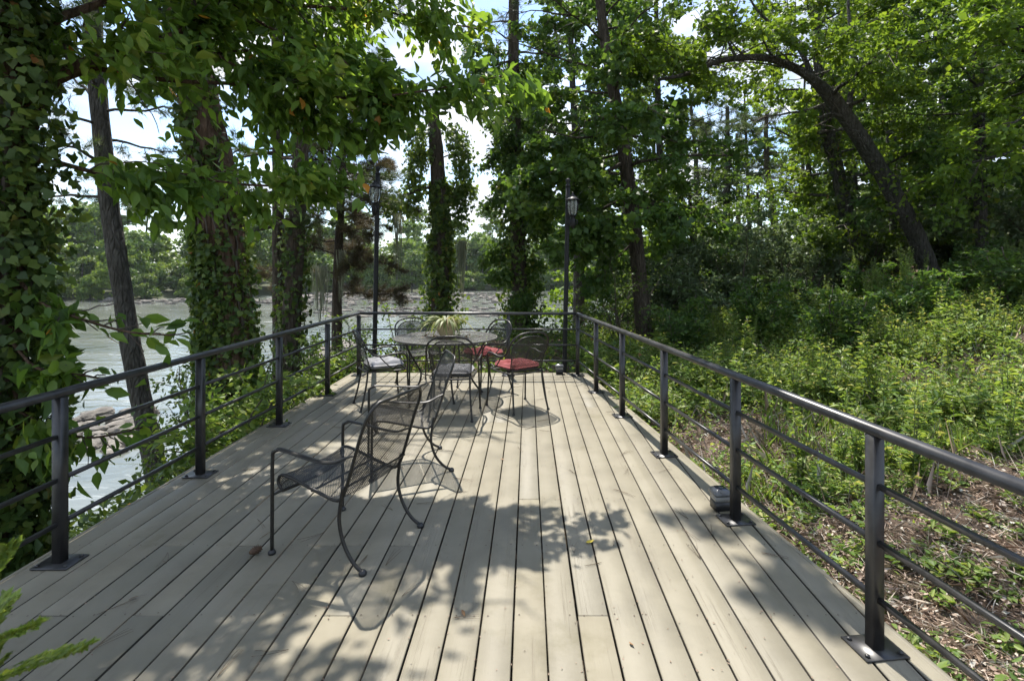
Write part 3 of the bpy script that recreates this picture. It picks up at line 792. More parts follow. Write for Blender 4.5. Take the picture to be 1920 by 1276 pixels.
# ------------------------------------------------------------------ dining chairs
def make_dining_chair():
    r = empty("dining_chair")
    def seat_s(u, v): return np.stack([-0.215+0.43*u, (v-0.5)*(0.40+0.06*u), 0.425 - 0.012*np.sin(np.pi*u)*np.sin(np.pi*v) + 0.006*u], -1)
    mesh_panel(seat_s, 44, 44, 0.0032, 6).obj("seat", M['mesh'], r)
    g = Geo(); g.tube(smooth([(-0.215,-0.2,.425),(-0.215,0.2,.425),(0.19,0.23,.43),(0.225,0.18,.43),(0.23,0,.428),(0.225,-0.18,.43),(0.19,-0.23,.43),(-0.215,-0.2,.425)], 60), 0.008, 7); g.obj("seat_frame", M['iron'], r, smooth=True)
    def back_s(u, v):
        y = (u-0.5)*(0.40+0.05*v); top = 0.835-0.115*(np.abs(u-0.5)*2)**3.2
        z = 0.45+v*(top-0.45); bow = -0.05*(1-((u-0.5)*2)**2)*(0.4+v*0.6)
        return np.stack([-0.205-0.085*v+bow+0.03, y, z], -1)
    mesh_panel(back_s, 42, 42, 0.0026, 10).obj("backrest", M['mesh'], r)
    u = np.linspace(0, 1, 26); z1 = np.ones(26)
    edge = np.vstack([back_s(np.zeros(10), np.linspace(0, 1, 10)), back_s(u, z1)[1:-1], back_s(np.ones(10), np.linspace(1, 0, 10))])
    edge = np.vstack([edge, back_s(np.linspace(1, 0, 10), np.zeros(10))[1:]])
    g = Geo(); g.tube(edge, 0.0065, 6); g.obj("back_frame", M['iron'], r, smooth=True)
    half = [(0.215,0.275,0.575),(0.165,0.285,0.622),(0.06,0.285,0.625),(-0.06,0.275,0.605),(-0.16,0.262,0.625),(-0.225,0.256,0.70),(-0.272,0.236,0.79),(-0.300,0.170,0.852),(-0.316,0.085,0.876)]
    full = half + [(-0.322,0,0.880)] + [(x,-y,z) for x, y, z in half[::-1]]
    g = Geo(); g.tube(smooth(full, 90), 0.0105, 8); g.obj("arm_rail", M['iron'], r, smooth=True)
    for s in (1, -1):
        g = Geo(); g.tube(smooth([(0.245,0.262*s,0.012),(0.232,0.255*s,0.2),(0.222,0.25*s,0.43),(0.222,0.27*s,0.53),(0.213,0.276*s,0.58)], 24), 0.0105, 8)
        o = g.obj("leg", M['iron'], r, smooth=True)
        f = Geo(); f.lathe([(0.016,0.0),(0.018,0.010),(0.011,0.02),(0,0.021)], (0.246,0.262*s,0), 10); f.obj("foot", M['plastic_black'], o, smooth=True)
        g = Geo(); g.tube(smooth([(-0.285,0.225*s,0.012),(-0.25,0.21*s,0.15),(-0.215,0.197*s,0.33),(-0.205,0.195*s,0.46)], 20), 0.0105, 8)
        o = g.obj("leg", M['iron'], r, smooth=True)
        f = Geo(); f.lathe([(0.016,0.0),(0.018,0.010),(0.011,0.02),(0,0.021)], (-0.287,0.226*s,0), 10); f.obj("foot", M['plastic_black'], o, smooth=True)
        # scroll inside the arm
        g = Geo(); g.tube(smooth([(0.19,0.262*s,0.44),(0.13,0.27*s,0.50),(0.05,0.272*s,0.47),(-0.02,0.27*s,0.52),(-0.09,0.268*s,0.60)], 24), 0.007, 6); g.obj("scroll", M['iron'], r, smooth=True)
    return r
chair0 = make_dining_chair()
CH = [(-0.12, 6.08, math.atan2(0.80,-0.52), "mesh dining chair with red cushion standing alone on the right of the table"),
      (-0.80, 5.76, math.radians(90), "mesh dining chair with grey cushion on the near side of the table"),
      (-1.68, 6.17, math.atan2(0.46,0.89), "mesh dining chair with plump grey cushion on the left of the table"),
      (-1.47, 7.25, math.atan2(-0.80,0.60), "mesh dining chair without cushion behind the table on the river side"),
      (-0.58, 7.04, math.atan2(-0.62,-0.72), "mesh dining chair tucked behind the table with a red cushion under the tabletop")]
chairs = []
for i, (x, y, a, lab) in enumerate(CH):
    c = chair0 if i == 0 else copy_tree(chair0)
    c.location = (x, y, 0); c.rotation_euler = (0, 0, a)
    tag(c, lab, "chair", "mesh dining chairs around the table"); chairs.append(c)

# cushions
def cushion_mesh(seed, sx=0.40, sy=0.41, h=0.075):
    rg = np.random.default_rng(seed); n = 33
    t = np.linspace(-1, 1, n); U, V = np.meshgrid(t, t, indexing='ij')
    edge = np.clip(1-np.maximum(np.abs(U), np.abs(V)), 0, 1)
    puff = 1-np.exp(-edge*5.5)
    dim = np.zeros_like(U)
    for a in (-0.55, 0, 0.55):
        for b in (-0.55, 0, 0.55):
            dim += 0.85*np.exp(-((U-a)**2+(V-b)**2)/0.022)
    wr = 0.06*np.sin(5*U+2*np.sin(3*V)+rg.random()*6)+0.05*np.sin(7*V-3*U+rg.random()*6)
    zt = h*(0.42+0.58*puff*(1-0.55*np.clip(dim, 0, 1))+wr*puff)
    zb = h*(0.30-0.30*puff)
    round_ = 1-0.10*(np.abs(U)*np.abs(V))**6
    pull = 1-0.03*np.cos(U*6)*np.abs(V)**4
    Xc = U*sx/2*round_*pull; Yc = V*sy/2*round_
    top = np.stack([Xc, Yc, zt], -1).reshape(-1, 3); bot = np.stack([Xc*0.985, Yc*0.985, zb], -1).reshape(-1, 3)
    i, j = np.meshgrid(np.arange(n-1), np.arange(n-1), indexing='ij')
    q = np.stack([i*n+j, (i+1)*n+j, (i+1)*n+j+1, i*n+j+1], -1).reshape(-1, 4)
    g = Geo(); m = n*n
    ring = [k for k in range(n)] + [k*n+n-1 for k in range(1, n)] + [(n-1)*n+k for k in range(n-2, -1, -1)] + [k*n for k in range(n-2, 0, -1)]
    ring = np.array(ring); r2 = np.roll(ring, -1)
    side = np.stack([ring, r2, r2+m, ring+m], -1)
    g.add(np.vstack([top, bot]), [q, q[:, ::-1]+m, side[:, ::-1]])
    return g
for ci, mat, seed, lab, dz, tilt in [(0, 'red', 1, "red tufted seat cushion on the chair right of the table", 0, 0.0), (1, 'grey', 2, "thin grey seat cushion on the near chair with its back to the viewer", 0, 0.0),
                            (2, 'grey', 3, "plump grey-white tufted seat cushion on the chair left of the table", 0, 0.0), (4, 'red', 4, "red seat cushion seen below the far side of the tabletop", 0, 0.0)]:
    o = cushion_mesh(seed, h=0.115 if ci == 2 else 0.10).obj("seat_cushion", M[mat], None, smooth=True)
    c = chairs[ci]; a = c.rotation_euler[2]
    o.location = (c.location.x+0.01*math.cos(a), c.location.y+0.01*math.sin(a), 0.436)
    o.rotation_euler = (0, 0, a + (0.08, -0.05, 0.04, 0, 0.10)[ci])
    tag(o, lab, "cushion", mat + " seat cushions")

# ------------------------------------------------------------------ lounge chairs
def make_lounge():
    r = empty("lounge_chair")
    W2 = 0.255
    side = smooth([(0.255,0.345),(0.285,0.385),(0.268,0.428),(0.20,0.425),(0.05,0.385),(-0.08,0.350),(-0.135,0.352),(-0.170,0.40),(-0.215,0.53),(-0.27,0.70),(-0.320,0.825),(-0.340,0.868)], 60)
    L = np.concatenate([[0], np.cumsum(np.hypot(*np.diff(side, axis=0).T))]); L /= L[-1]
    def surf(u, v, t0=0.0, t1=1.0):
        t = t0+(t1-t0)*v
        x = np.interp(t, L, side[:,0]); z = np.interp(t, L, side[:,1])
        top = np.clip((t-0.90)/0.10, 0, 1); w = W2*(1-0.24*top**2.2)
        sag = 0.010*np.sin(np.pi*u)
        return np.stack([x-sag*0.4, (u-0.5)*2*w, z-sag], -1)
    tb = 0.44
    mesh_panel(lambda u, v: surf(u, v, 0.0, tb), 41, 38, 0.0034, 26).obj("seat", M['mesh'], r)
    mesh_panel(lambda u, v: surf(u, v, tb+0.006, 0.995), 41, 48, 0.0033, 26).obj("backrest", M['mesh'], r)
    vv = np.linspace(0, 1, 50)
    a = surf(np.zeros(50), vv); b = surf(np.ones(50), vv)
    u_ = np.linspace(0, 1, 12)[1:-1]
    front = surf(u_, np.zeros(10)); topc = surf(u_, np.ones(10)); topc[:, 2] += 0.012*np.sin(np.pi*u_)
    loop = np.vstack([a, topc, b[::-1], front[::-1]])
    g = Geo(); g.tube(loop, 0.0095, 7, closed=True); g.obj("frame", M['iron'], r, smooth=True)
    g = Geo(); p = surf(np.array([0.0, 1.0]), np.array([0.57, 0.57])); g.tube(p+[-0.012,0,0], 0.006, 6)
    p = surf(np.array([0.0, 1.0]), np.array([0.30, 0.30])); g.tube(p+[0,0,-0.014], 0.006, 6); g.obj("cross_bar", M['iron'], r, smooth=True)
    for s in (1, -1):
        y = 0.285*s
        # front leg turning over into the flat arm and sweeping in to the back frame
        g = Geo(); g.tube(smooth([(0.300,y,0.012),(0.298,y,0.30),(0.296,y,0.535),(0.285,y,0.565),(0.250,y,0.582)], 26), 0.010, 8)
        o = g.obj("leg", M['iron'], r, smooth=True)
        f = Geo(); f.lathe([(0.020,0.0),(0.022,0.012),(0.013,0.024),(0,0.026)], (0.300,y,0), 10); f.obj("foot", M['plastic_black'], o, smooth=True)
        g = Geo(); P = smooth([(0.262,y,0.577),(0.240,y,0.584),(0.10,y*1.02,0.570),(-0.03,y*1.03,0.555),(-0.12,y*1.0,0.558),(-0.19,y*0.94,0.585),(-0.236,W2*s*1.03,0.60)], 40)
        g.tube(P, np.interp(np.linspace(0,1,40), [0,0.06,0.75,1], [0.011,0.019,0.017,0.010]), 10, flat=0.42, upv=(0,0,1)); g.obj("armrest", M['iron'], r, smooth=True)
        g = Geo(); g.tube(smooth([(0.298,y,0.325),(0.262,0.262*s,0.345),(0.25,0.255*s,0.352)], 8), 0.0075, 6); g.obj("seat_bracket", M['iron'], r, smooth=True)
        yb = 0.262*s
        g = Geo(); g.tube(smooth([(-0.165,yb,0.43),(-0.150,yb,0.345),(-0.142,yb*1.01,0.24),(-0.175,yb*1.02,0.13),(-0.235,yb*1.03,0.05),(-0.295,yb*1.04,0.012)], 30), 0.010, 8)
        o = g.obj("leg", M['iron'], r, smooth=True)
        f = Geo(); f.lathe([(0.020,0.0),(0.022,0.012),(0.013,0.024),(0,0.026)], (-0.298,yb*1.04,0), 10); f.obj("foot", M['plastic_black'], o, smooth=True)
    return r
lounge = make_lounge()
lounge.location = (-1.03, 3.10, 0); lounge.rotation_euler = (0, 0, math.atan2(0.357,-0.934))
tag(lounge, "dark wire mesh lounge chair nearest the camera, half in dappled shade", "chair", "wire mesh lounge chairs")
l2 = copy_tree(lounge)
l2.location = (-0.965, 4.31, 0); l2.rotation_euler = (0, 0, math.atan2(-0.322,-0.947))
tag(l2, "dark wire mesh lounge chair between the nearest lounge chair and the table, seen edge-on", "chair", "wire mesh lounge chairs")

# ------------------------------------------------------------------ pot with plant on the table
pot = empty("flower_pot", (TX+0.0, TY+0.02, Z_T+0.009)); tag(pot, "cream ceramic pot with a wilting spider-leaved plant on the table", "flower pot")
g = Geo(); g.lathe([(0.0,0.0),(0.068,0.0),(0.078,0.012),(0.108,0.055),(0.128,0.105),(0.133,0.15),(0.126,0.182),(0.116,0.197),(0.108,0.197),(0.114,0.175),(0.112,0.165)], (0,0,0), 28); g.obj("pot", M['pot'], pot, smooth=True)
g = Geo(); g.lathe([(0.112,0.168),(0.06,0.178),(0.0,0.18)], (0,0,0), 20); g.obj("soil", M['soil'], pot, smooth=True)
rg = np.random.default_rng(5)
g = Geo()
for k in range(80):
    a = rg.random()*6.283; L = 0.16+0.20*rg.random(); up = 0.015+0.07*rg.random(); out = L*(0.75+0.5*rg.random())
    r0 = 0.08*rg.random(); n = 8; t = np.linspace(0, 1, n)
    fall = rg.uniform(0.02, 0.15) if rg.random() < 0.7 else rg.uniform(0.15, 0.34)
    rr = r0+out*t; z = 0.18+up*4*t*(1-t)*0.9+0.05*t-fall*t**2.4
    z = np.where(rr > 0.14, np.maximum(z, 0.012), np.maximum(z, 0.2))
    c, s = math.cos(a), math.sin(a); cu = rg.normal()*0.06*t**2
    P = np.stack([rr*c-cu*s, rr*s+cu*c, z], -1); w = (0.011+0.006*rg.random())*np.sin(np.pi*np.clip(t*0.9+0.12, 0, 1))**0.6
    sd = np.array([-s, c, 0])
    V = np.stack([P-sd*w[:,None], P+sd*w[:,None]-[0,0,0.002]], 1).reshape(-1, 3)
    g.add(V, [[(2*i,2*i+1,2*i+3,2*i+2) for i in range(n-1)]], rg.random())
g.obj("leaves", M['houseplant'], pot, rnd=True)
# shed leaves round the foot of the pot
g = Geo(); n = 150; a = rg.random(n)*6.283; R = 0.10+np.abs(rg.normal(size=n))*0.12
P = np.stack([TX+R*np.cos(a), TY+R*np.sin(a)*0.9, np.full(n, Z_T+0.006)], -1); P[:,2] += rg.random(n)*0.006
D = rg.normal(size=(n,3)); D[:,2] *= 0.12
g.merge(leaves(P, D, np.array([[0,0,1.0]])+rg.normal(size=(n,3))*0.25, 0.03+0.03*rg.random(n), 0.009+0.006*rg.random(n), T_DIAMOND, rg, rg.random(n)*0.3))
o = g.obj("fallen_leaves", M['litter'], None, rnd=True); tag(o, "dark shed leaves scattered round the pot on the tabletop", "leaves", kind="stuff")

# ------------------------------------------------------------------ post cap lights on the deck edge
def cap_light(x, y, rz, s, label):
    r = empty("deck_light", (x, y, 0.004), rz); tag(r, label, "deck light", "square cap lights at the deck edge")
    g = Geo(); g.bar((0,0,0.0), (0,0,0.062*s), 0.105*s, 0.105*s, (0,1,0), 0.004); g.obj("base", M['plastic_black'], r)
    g = Geo(); g.bar((0,0,0.0625*s), (0,0,0.100*s), 0.110*s, 0.110*s, (0,1,0), 0.010); g.obj("diffuser", M['frost'], r)
    def ring(h, z, c=0.012): return [(x_*h, y_*h, z) for x_, y_ in ((-1,-.82),(-.82,-1),(.82,-1),(1,-.82),(1,.82),(.82,1),(-.82,1),(-1,.82))]
    V = np.array(ring(0.064,0.1005)+ring(0.066,0.112)+ring(0.058,0.128)+ring(0.036,0.140))*s
    q = [(8*k+i, 8*k+(i+1)%8, 8*k+8+(i+1)%8, 8*k+8+i) for k in range(3) for i in range(8)]
    g = Geo(); g.add(V, [q, [tuple(range(8))[::-1]]]); g.obj("cap", M['plastic_grey'], r)
    g = Geo(); V2 = np.array(ring(0.0355,0.1402)+ring(0.030,0.144))*s
    g.add(V2, [[(i,(i+1)%8,8+(i+1)%8,8+i) for i in range(8)], [tuple(range(8,16))]]); g.obj("solar_panel", M['solar'], r)
cap_light(1.262, 3.50, 0.1, 0.95, "square solar cap light beside the right-hand railing post")
cap_light(0.47, 8.0, 0.0, 1.0, "square cap light at the far end of the deck by the lamp post")
# ------------------------------------------------------------------ trees
def perp(rng, t, flat=0.35):
    v = rng.normal(size=3); v[2] *= flat
    v -= t*v.dot(t); return nrm(v)

def limb_path(rng, p, d, L, rise=0.0, droop=0.0, wob=0.12, n=9):
    t = np.linspace(0, 1, n)[:, None]
    P = p + d*L*t + np.array([0,0,1.0])*(rise*L*t**1.5 - droop*L*t**2)
    w = np.cumsum(rng.normal(size=(n, 3)), 0)*wob*L/n; w -= w[0]
    return P+w

class Tree:
    """trunk, limbs and sub-branches; leaf points gather along the sub-branches"""
    def __init__(self, name, label, base, seed, cat="tree", group=None):
        self.rng = np.random.default_rng(seed)
        self.o = np.asarray(base, float)
        self.root = empty(name, self.o); tag(self.root, label, cat, group)
        self.limbs = []; self.subs = []; self.wood = Geo(); self.tw = Geo()
    def trunk(self, ctrl, r0, r1, mat, sides=16, flare=0.35, rough=0.05, n=40, name="trunk", prof=None):
        P = smooth(ctrl, n)-self.o; t = np.linspace(0, 1, n)
        R = (np.interp(t, *prof) if prof else r0+(r1-r0)*t) + r0*flare*np.exp(-t*n/4.0)
        self.tp, self.tr = P, R
        g = Geo(); g.tube(P, R, sides, rough=rough, rng=self.rng)
        g.obj(name, mat, self.root, smooth=True); return self
    def auto_limbs(self, n, t0, t1, l0, l1, el0=10, el1=45, droop=0.15, rise=0.1, rfac=0.35, bias=None, bias_w=0.0, wob=0.16):
        rng = self.rng; az = rng.random()*6.28
        for k in range(n):
            t = t0+(t1-t0)*(k+rng.random()*0.8)/n
            az += 2.4+rng.normal()*0.35
            i = min(int(t*(len(self.tp)-1)), len(self.tp)-1)
            e = math.radians(el0+(el1-el0)*(t-t0)/(t1-t0+1e-6)+rng.normal()*8)
            d = np.array([math.cos(az)*math.cos(e), math.sin(az)*math.cos(e), math.sin(e)])
            if bias is not None: d = nrm(d+bias_w*np.asarray(bias, float))
            f = (t-t0)/(t1-t0+1e-6)
            L = (l0+(l1-l0)*f)*(0.75+0.5*rng.random())
            self.limbs.append((limb_path(rng, self.tp[i], d, L, rise, droop, wob), max(0.018, self.tr[i]*rfac)))
        return self
    def limb(self, ctrl, r, n=14):
        self.limbs.append((smooth(np.asarray(ctrl, float)-self.o, n), r)); return self
    def branch(self, per=7, s0=0.35, s1=0.55, t0=0.2, droop=0.25, flat=0.4, draw=True):
        rng = self.rng
        for P, r in self.limbs:
            n = len(P); seg = np.linalg.norm(np.diff(P, axis=0), axis=1).sum()
            self.wood.tube(P, np.linspace(r, max(0.006, r*0.15), n), 7 if r > 0.03 else 5, rough=0.04, rng=rng)
            k = max(3, int(per*rng.uniform(0.8, 1.2)))
            for q in range(k):
                t = t0+(1-t0)*(q+rng.random())/k
                i = min(int(t*(n-1)), n-2)
                tang = nrm(P[i+1]-P[i]); p = P[i]+(P[i+1]-P[i])*((t*(n-1)) % 1)
                d = nrm(tang*0.75+perp(rng, tang, flat)*1.0)
                L = seg*rng.uniform(s0, s1)*(1.15-0.75*t)
                sp = limb_path(rng, p, d, L, 0.0, droop, 0.2, 6)
                self.subs.append(sp)
                if draw: self.tw.tube(sp, np.linspace(max(0.006, r*0.28), 0.003, 6), 4)
            self.subs.append(P[-4:])
        return self
    def points(self, n, spread=0.22, vert=0.55, tpow=0.75, smin=0.12):
        rng = self.rng
        S_ = np.array([np.vstack([s[min(int(round(i)), len(s)-1)] for i in np.linspace(0, len(s)-1, 6)]) for s in self.subs])
        ln = np.linalg.norm(S_[:, -1]-S_[:, 0], axis=1)
        pick = rng.choice(len(S_), n, p=ln/ln.sum())
        t = rng.random(n)**tpow*5*0.999; i = t.astype(int); f = (t-i)[:, None]
        P = S_[pick, i]*(1-f)+S_[pick, i+1]*f
        sg = np.maximum(smin, spread*ln[pick])[:, None]
        off = rng.normal(size=(n, 3))*sg*0.5; off[:, 2] *= vert
        out = nrm(S_[pick, -1]-S_[pick, 0])
        return P+off, out, pick
    def leaf_crown(self, n, size, mat, ratio=0.6, tmpl=T_DIAMOND, spread=0.22, vert=0.55, up=0.9, droop=0.35, name="crown", cut=None, **k):
        P, out, pick = self.points(n, spread, vert, **k)
        if cut is not None:
            m = cut(P+self.o); P, out, pick = P[m], out[m], pick[m]
        g = rand_leaves(P, size, ratio, tmpl, self.rng, up, out*0.6, droop)
        # whole sprays differ a little in tone, not only single leaves
        cl = self.rng.random(pick.max()+1)
        r = 0.55*self.rng.random(len(P))+0.45*cl[pick]
        g.r = [np.repeat(r, len(tmpl[0]))]
        return g.obj(name, mat, self.root, rnd=True)
    def needle_crown(self, n, length, mat, nn=16, width=0.006, spread=0.16, name="crown", cut=None, **k):
        P, out, pick = self.points(n, spread, 0.7, **k)
        if cut is not None:
            m = cut(P+self.o); P, out = P[m], out[m]
        ax = nrm(out+np.array([0,0,0.25]))
        return tufts(P, ax, length, nn, width, self.rng, 0.75).obj(name, mat, self.root, rnd=True)
    def finish(self, mat, twig=None):
        if self.wood.n: self.wood.obj("limbs", mat, self.root, smooth=True)
        if self.tw.n: self.tw.obj("twigs", twig or M['twig'], self.root)["kind"] = "stuff"
        return self
    def ivy(self, n, t0, t1, mat, size=0.08, thick=(0.02, 0.14), patchy=True, side=None, side_w=0.0, tmpl=T_IVY, name="ivy", hang=0.8, tp=1.0, width=None):
        rng = self.rng
        t = t0+(t1-t0)*rng.random(n)**tp; m = len(self.tp)
        x = t*(m-1); i = np.minimum(x.astype(int), m-2); f = (x-i)[:, None]
        C = self.tp[i]*(1-f)+self.tp[i+1]*f; R = self.tr[i]
        a = rng.random(n)*2*np.pi
        if side is not None:
            a = np.where(rng.random(n) < side_w, side+rng.normal(size=n)*0.8, a)
        O = np.stack([np.cos(a), np.sin(a), np.zeros(n)], -1)
        th = thick[0]+(thick[1]-thick[0])*rng.random(n)**1.6
        if width is not None: th = th*width((t-t0)/(t1-t0))*(0.75+0.25*np.sin(5*a+9*t)+0.25*np.sin(31*t+2*a))
        bare = np.sin(a*2+t*37)+np.sin(a*3.1-t*61+1.3)+0.6*np.sin(t*150+a) > -0.75
        bare |= not patchy
        C, O, R, th = C[bare], O[bare], R[bare], th[bare]; n = len(C)
        P = C+O*(R+th)[:, None]+rng.normal(size=(n, 3))*0.02
        N = nrm(O+rng.normal(size=(n, 3))*0.75+[0,0,0.35]); D = rng.normal(size=(n, 3))*0.8+[0,0,-hang]
        L = size*rng.uniform(0.6, 1.35, n)
        o = leaves(P, D, N, L, L*0.95, tmpl, rng).obj(name, mat, self.root, rnd=True); o["kind"] = "stuff"; return o

def vine_strands(tree, n, t0, t1, mat, r=0.012):
    rng = tree.rng; g = Geo(); m = len(tree.tp)
    for k in range(n):
        a = rng.random()*6.28; pts = []
        for t in np.linspace(t0, t1, 16):
            x = t*(m-1); i = min(int(x), m-2)
            a += rng.normal()*0.16
            pts.append(tree.tp[i]+(tree.tp[i+1]-tree.tp[i])*(x-i)+np.array([math.cos(a), math.sin(a), 0])*(tree.tr[i]*1.02+r))
        g.tube(smooth(pts, 40), r*rng.uniform(0.6, 1.5), 5)
    g.obj("vine_stems", mat, tree.root, smooth=True)

def gz(x, y): return float(ground_z(x, y))
def base_at(px, d): return np.array([(px-CX)/F*d, d, gz((px-CX)/F*d, d)-0.15])

# --- vine-smothered tree at the left edge, whose boughs reach over the deck
b = base_at(-8, 3.55)
T1 = Tree("vine_covered_tree", "vine-smothered tree at the left edge with large-leaved boughs over the deck", b, 101)
T1.trunk([b, at(2,900,3.55), at(4,500,3.55), at(2,120,3.6), at(10,-300,3.7), at(30,-900,3.9), at(80,-1500,4.2)], 0.15, 0.09, M['bark_oak'])
for c, r in [([at(30,330,3.6), at(85,165,3.75), at(200,105,4.0), at(330,65,4.3), at(420,0,4.6), at(520,-90,5.0)], 0.055),
             ([at(85,165,3.75), at(180,128,4.0), at(300,150,4.3), at(470,160,4.7), at(640,185,4.9), at(800,170,4.85), at(945,142,4.70)], 0.026),
             ([at(60,300,3.6), at(110,305,3.7), at(210,330,4.0), at(330,325,4.2), at(440,345,4.4), at(560,350,4.6), at(655,352,4.75)], 0.020),
             ([at(20,80,3.65), at(150,20,4.1), at(350,-30,4.7), at(560,10,5.2), at(720,22,5.4), at(880,52,5.45)], 0.040),
             ([at(200,105,4.0), at(330,110,4.4), at(480,95,4.9), at(620,110,5.2), at(760,190,5.2)], 0.022),
             ([at(420,0,4.6), at(520,60,4.9), at(640,110,5.0), at(700,190,5.0), at(735,240,4.95)], 0.016),
             ([at(330,65,4.3), at(420,110,4.6), at(520,180,4.8), at(600,230,4.85), at(690,265,4.85)], 0.015),
             ([at(30,520,3.5), at(80,570,3.45), at(160,600,3.5), at(240,622,3.55), at(322,628,3.6)], 0.013),
             ([at(20,640,3.4), at(70,690,3.35), at(140,700,3.4), at(215,715,3.5)], 0.011),
             ([at(20,760,3.4), at(90,800,3.5), at(170,820,3.7), at(270,800,4.0)], 0.011),
             ([at(10,-80,3.7), at(150,-140,4.0), at(420,-160,4.6), at(700,-120,5.2), at(860,-70,5.5)], 0.045),
             ([at(20,-250,3.8), at(200,-420,4.0), at(480,-460,4.3), at(760,-430,4.8)], 0.050),
             ([at(20,-420,3.9), at(220,-700,3.9), at(500,-900,4.0), at(800,-1000,4.3)], 0.050),
             ([at(20,-200,3.8), at(150,-420,3.2), at(420,-700,2.9), at(700,-900,2.8)], 0.040),
             ([at(10,-160,3.75), at(-100,-300,3.0), at(0,-600,2.5), at(300,-900,2.3)], 0.040),
             ([at(60,-60,3.9), at(200,-120,4.2), at(450,-130,4.7), at(700,-150,5.1), at(860,-190,5.3)], 0.035),
             ([at(20,-200,3.8), at(180,-300,4.4), at(420,-280,5.2), at(600,-250,5.8)], 0.040),
             ([at(20,-300,3.8), at(200,-380,3.7), at(450,-400,3.9), at(680,-380,4.3)], 0.040),
             ([at(20,-420,3.9), at(100,-640,4.6), at(350,-700,5.6), at(560,-640,6.2)], 0.045)]:
    T1.limb(c, r)
T1.branch(per=11, s0=0.18, s1=0.34, t0=0.22, droop=0.18, flat=0.55)
T1.finish(M['bark_oak'])
rng = T1.rng
# keep the window of sky between the lower spray and the bough open, and the deck's far half sunlit
def t1_keep(Pw):
    d = Pw[:,1]; px = CX+Pw[:,0]/d*F; py = CY-(Pw[:,2]-H)/d*F
    hole = (px > 95) & (px < 345) & (py > 175) & (py < 300) & (rng.random(len(d)) < 0.93)
    low = (py > 205+0.30*np.clip(px-400, 0, 400)) & (py < 300) & (px > 330) & (px < 600) & (rng.random(len(d)) < 0.35)
    sx = Pw[:,0]+0.13*Pw[:,2]; sy = Pw[:,1]-0.53*Pw[:,2]
    sun_ok = (sx > -0.30+0.62*np.clip(3.3-sy, 0, 0.5)*0+0.9*(np.abs(sy-3.15) < 0.32)) & (Pw[:,2] > 1.5)
    far = (sy > 3.6) & (sx > -1.55) & (Pw[:,2] > 1.5)
    rs = rng.random(len(d))
    trunkview = (px > 350) & (px < 470) & (py > 190) & (py < 325) & (rs > 0.35)
    below = (px > 120) & (py > 445) & (py < 575)
    lowb = (px > 125) & (py >= 575) & (rs > 0.12)
    chairsun = (sx > -1.05) & (sx < -0.38) & (sy > 2.15) & (sy < 2.85) & (Pw[:,2] > 1.5) & (rs > 0.10)
    hole |= (px > 684) & (px < 742) & (py > 305) & (py < 430)
    return ~(hole | low | sun_ok | far | trunkview | below | lowb | chairsun)
P, out, pick = T1.points(27000, 0.34, 0.8, tpow=0.85, smin=0.12)
m = t1_keep(P+T1.o); P, out, pick = P[m], out[m], pick[m]
Pw = P+T1.o; n = len(P)
D = rng.normal(size=(n,3))*0.55+out*0.7; D[:,2] -= 0.55
N = rng.normal(size=(n,3))*0.55; N[:,2] += 0.75
L = 0.108*(1+0.25*rng.normal(size=n)).clip(0.5, 1.6); rr = rng.random(n)*0.6+0.4*rng.random(pick.max()+1)[pick]
rr = np.where(rng.random(n) < 0.006, 1.0, np.minimum(rr, 0.95))
px = CX+Pw[:,0]/Pw[:,1]*F; py = CY-(Pw[:,2]-H)/Pw[:,1]*F
vis = (px > 0) & (px < 1920) & (py > 0) & (py < 1276)
order = np.argsort(-(L/Pw[:,1])*vis)
single = order[:300]; rest = order[300:]
leaves(P[rest], D[rest], nrm(N)[rest], L[rest], L[rest]*0.52, T_LEAF, rng, rr[rest]).obj("crown", M['gum'], T1.root, rnd=True)["kind"] = "stuff"
lm = []
for q in range(8):
    g = leaves(np.zeros((1,3)), [[1,0,0]], [[0,0,1.0]], [1.0], [0.46+0.02*q], T_LEAF, rng, [min(0.95, 0.08+0.12*q)])
    me = g.mesh("leaf", rnd=True); me.materials.append(M['gum']); lm.append(me)
for q in single:
    o = link("leaf", lm[min(7, int(rr[q]*8))], T1.root)
    d_ = nrm(D[q]); b_ = nrm(np.cross(N[q], d_)); n_ = np.cross(d_, b_)
    mt = Matrix(np.c_[d_, b_, n_].tolist()).to_4x4(); mt = Matrix.Translation(Vector(P[q])) @ mt @ Matrix.Scale(float(L[q]), 4)
    o.matrix_local = mt
# climbing vine leaves: a thick ragged sleeve down the trunk
o = T1.ivy(11500, 0.02, 0.62, M['ivy'], 0.062, (0.02, 0.27), False, tmpl=T_IVY, hang=0.55, width=lambda t: np.full_like(t, 1.0)); o["kind"] = "stuff"
vine_strands(T1, 6, 0.0, 0.6, M['twig'], 0.012)

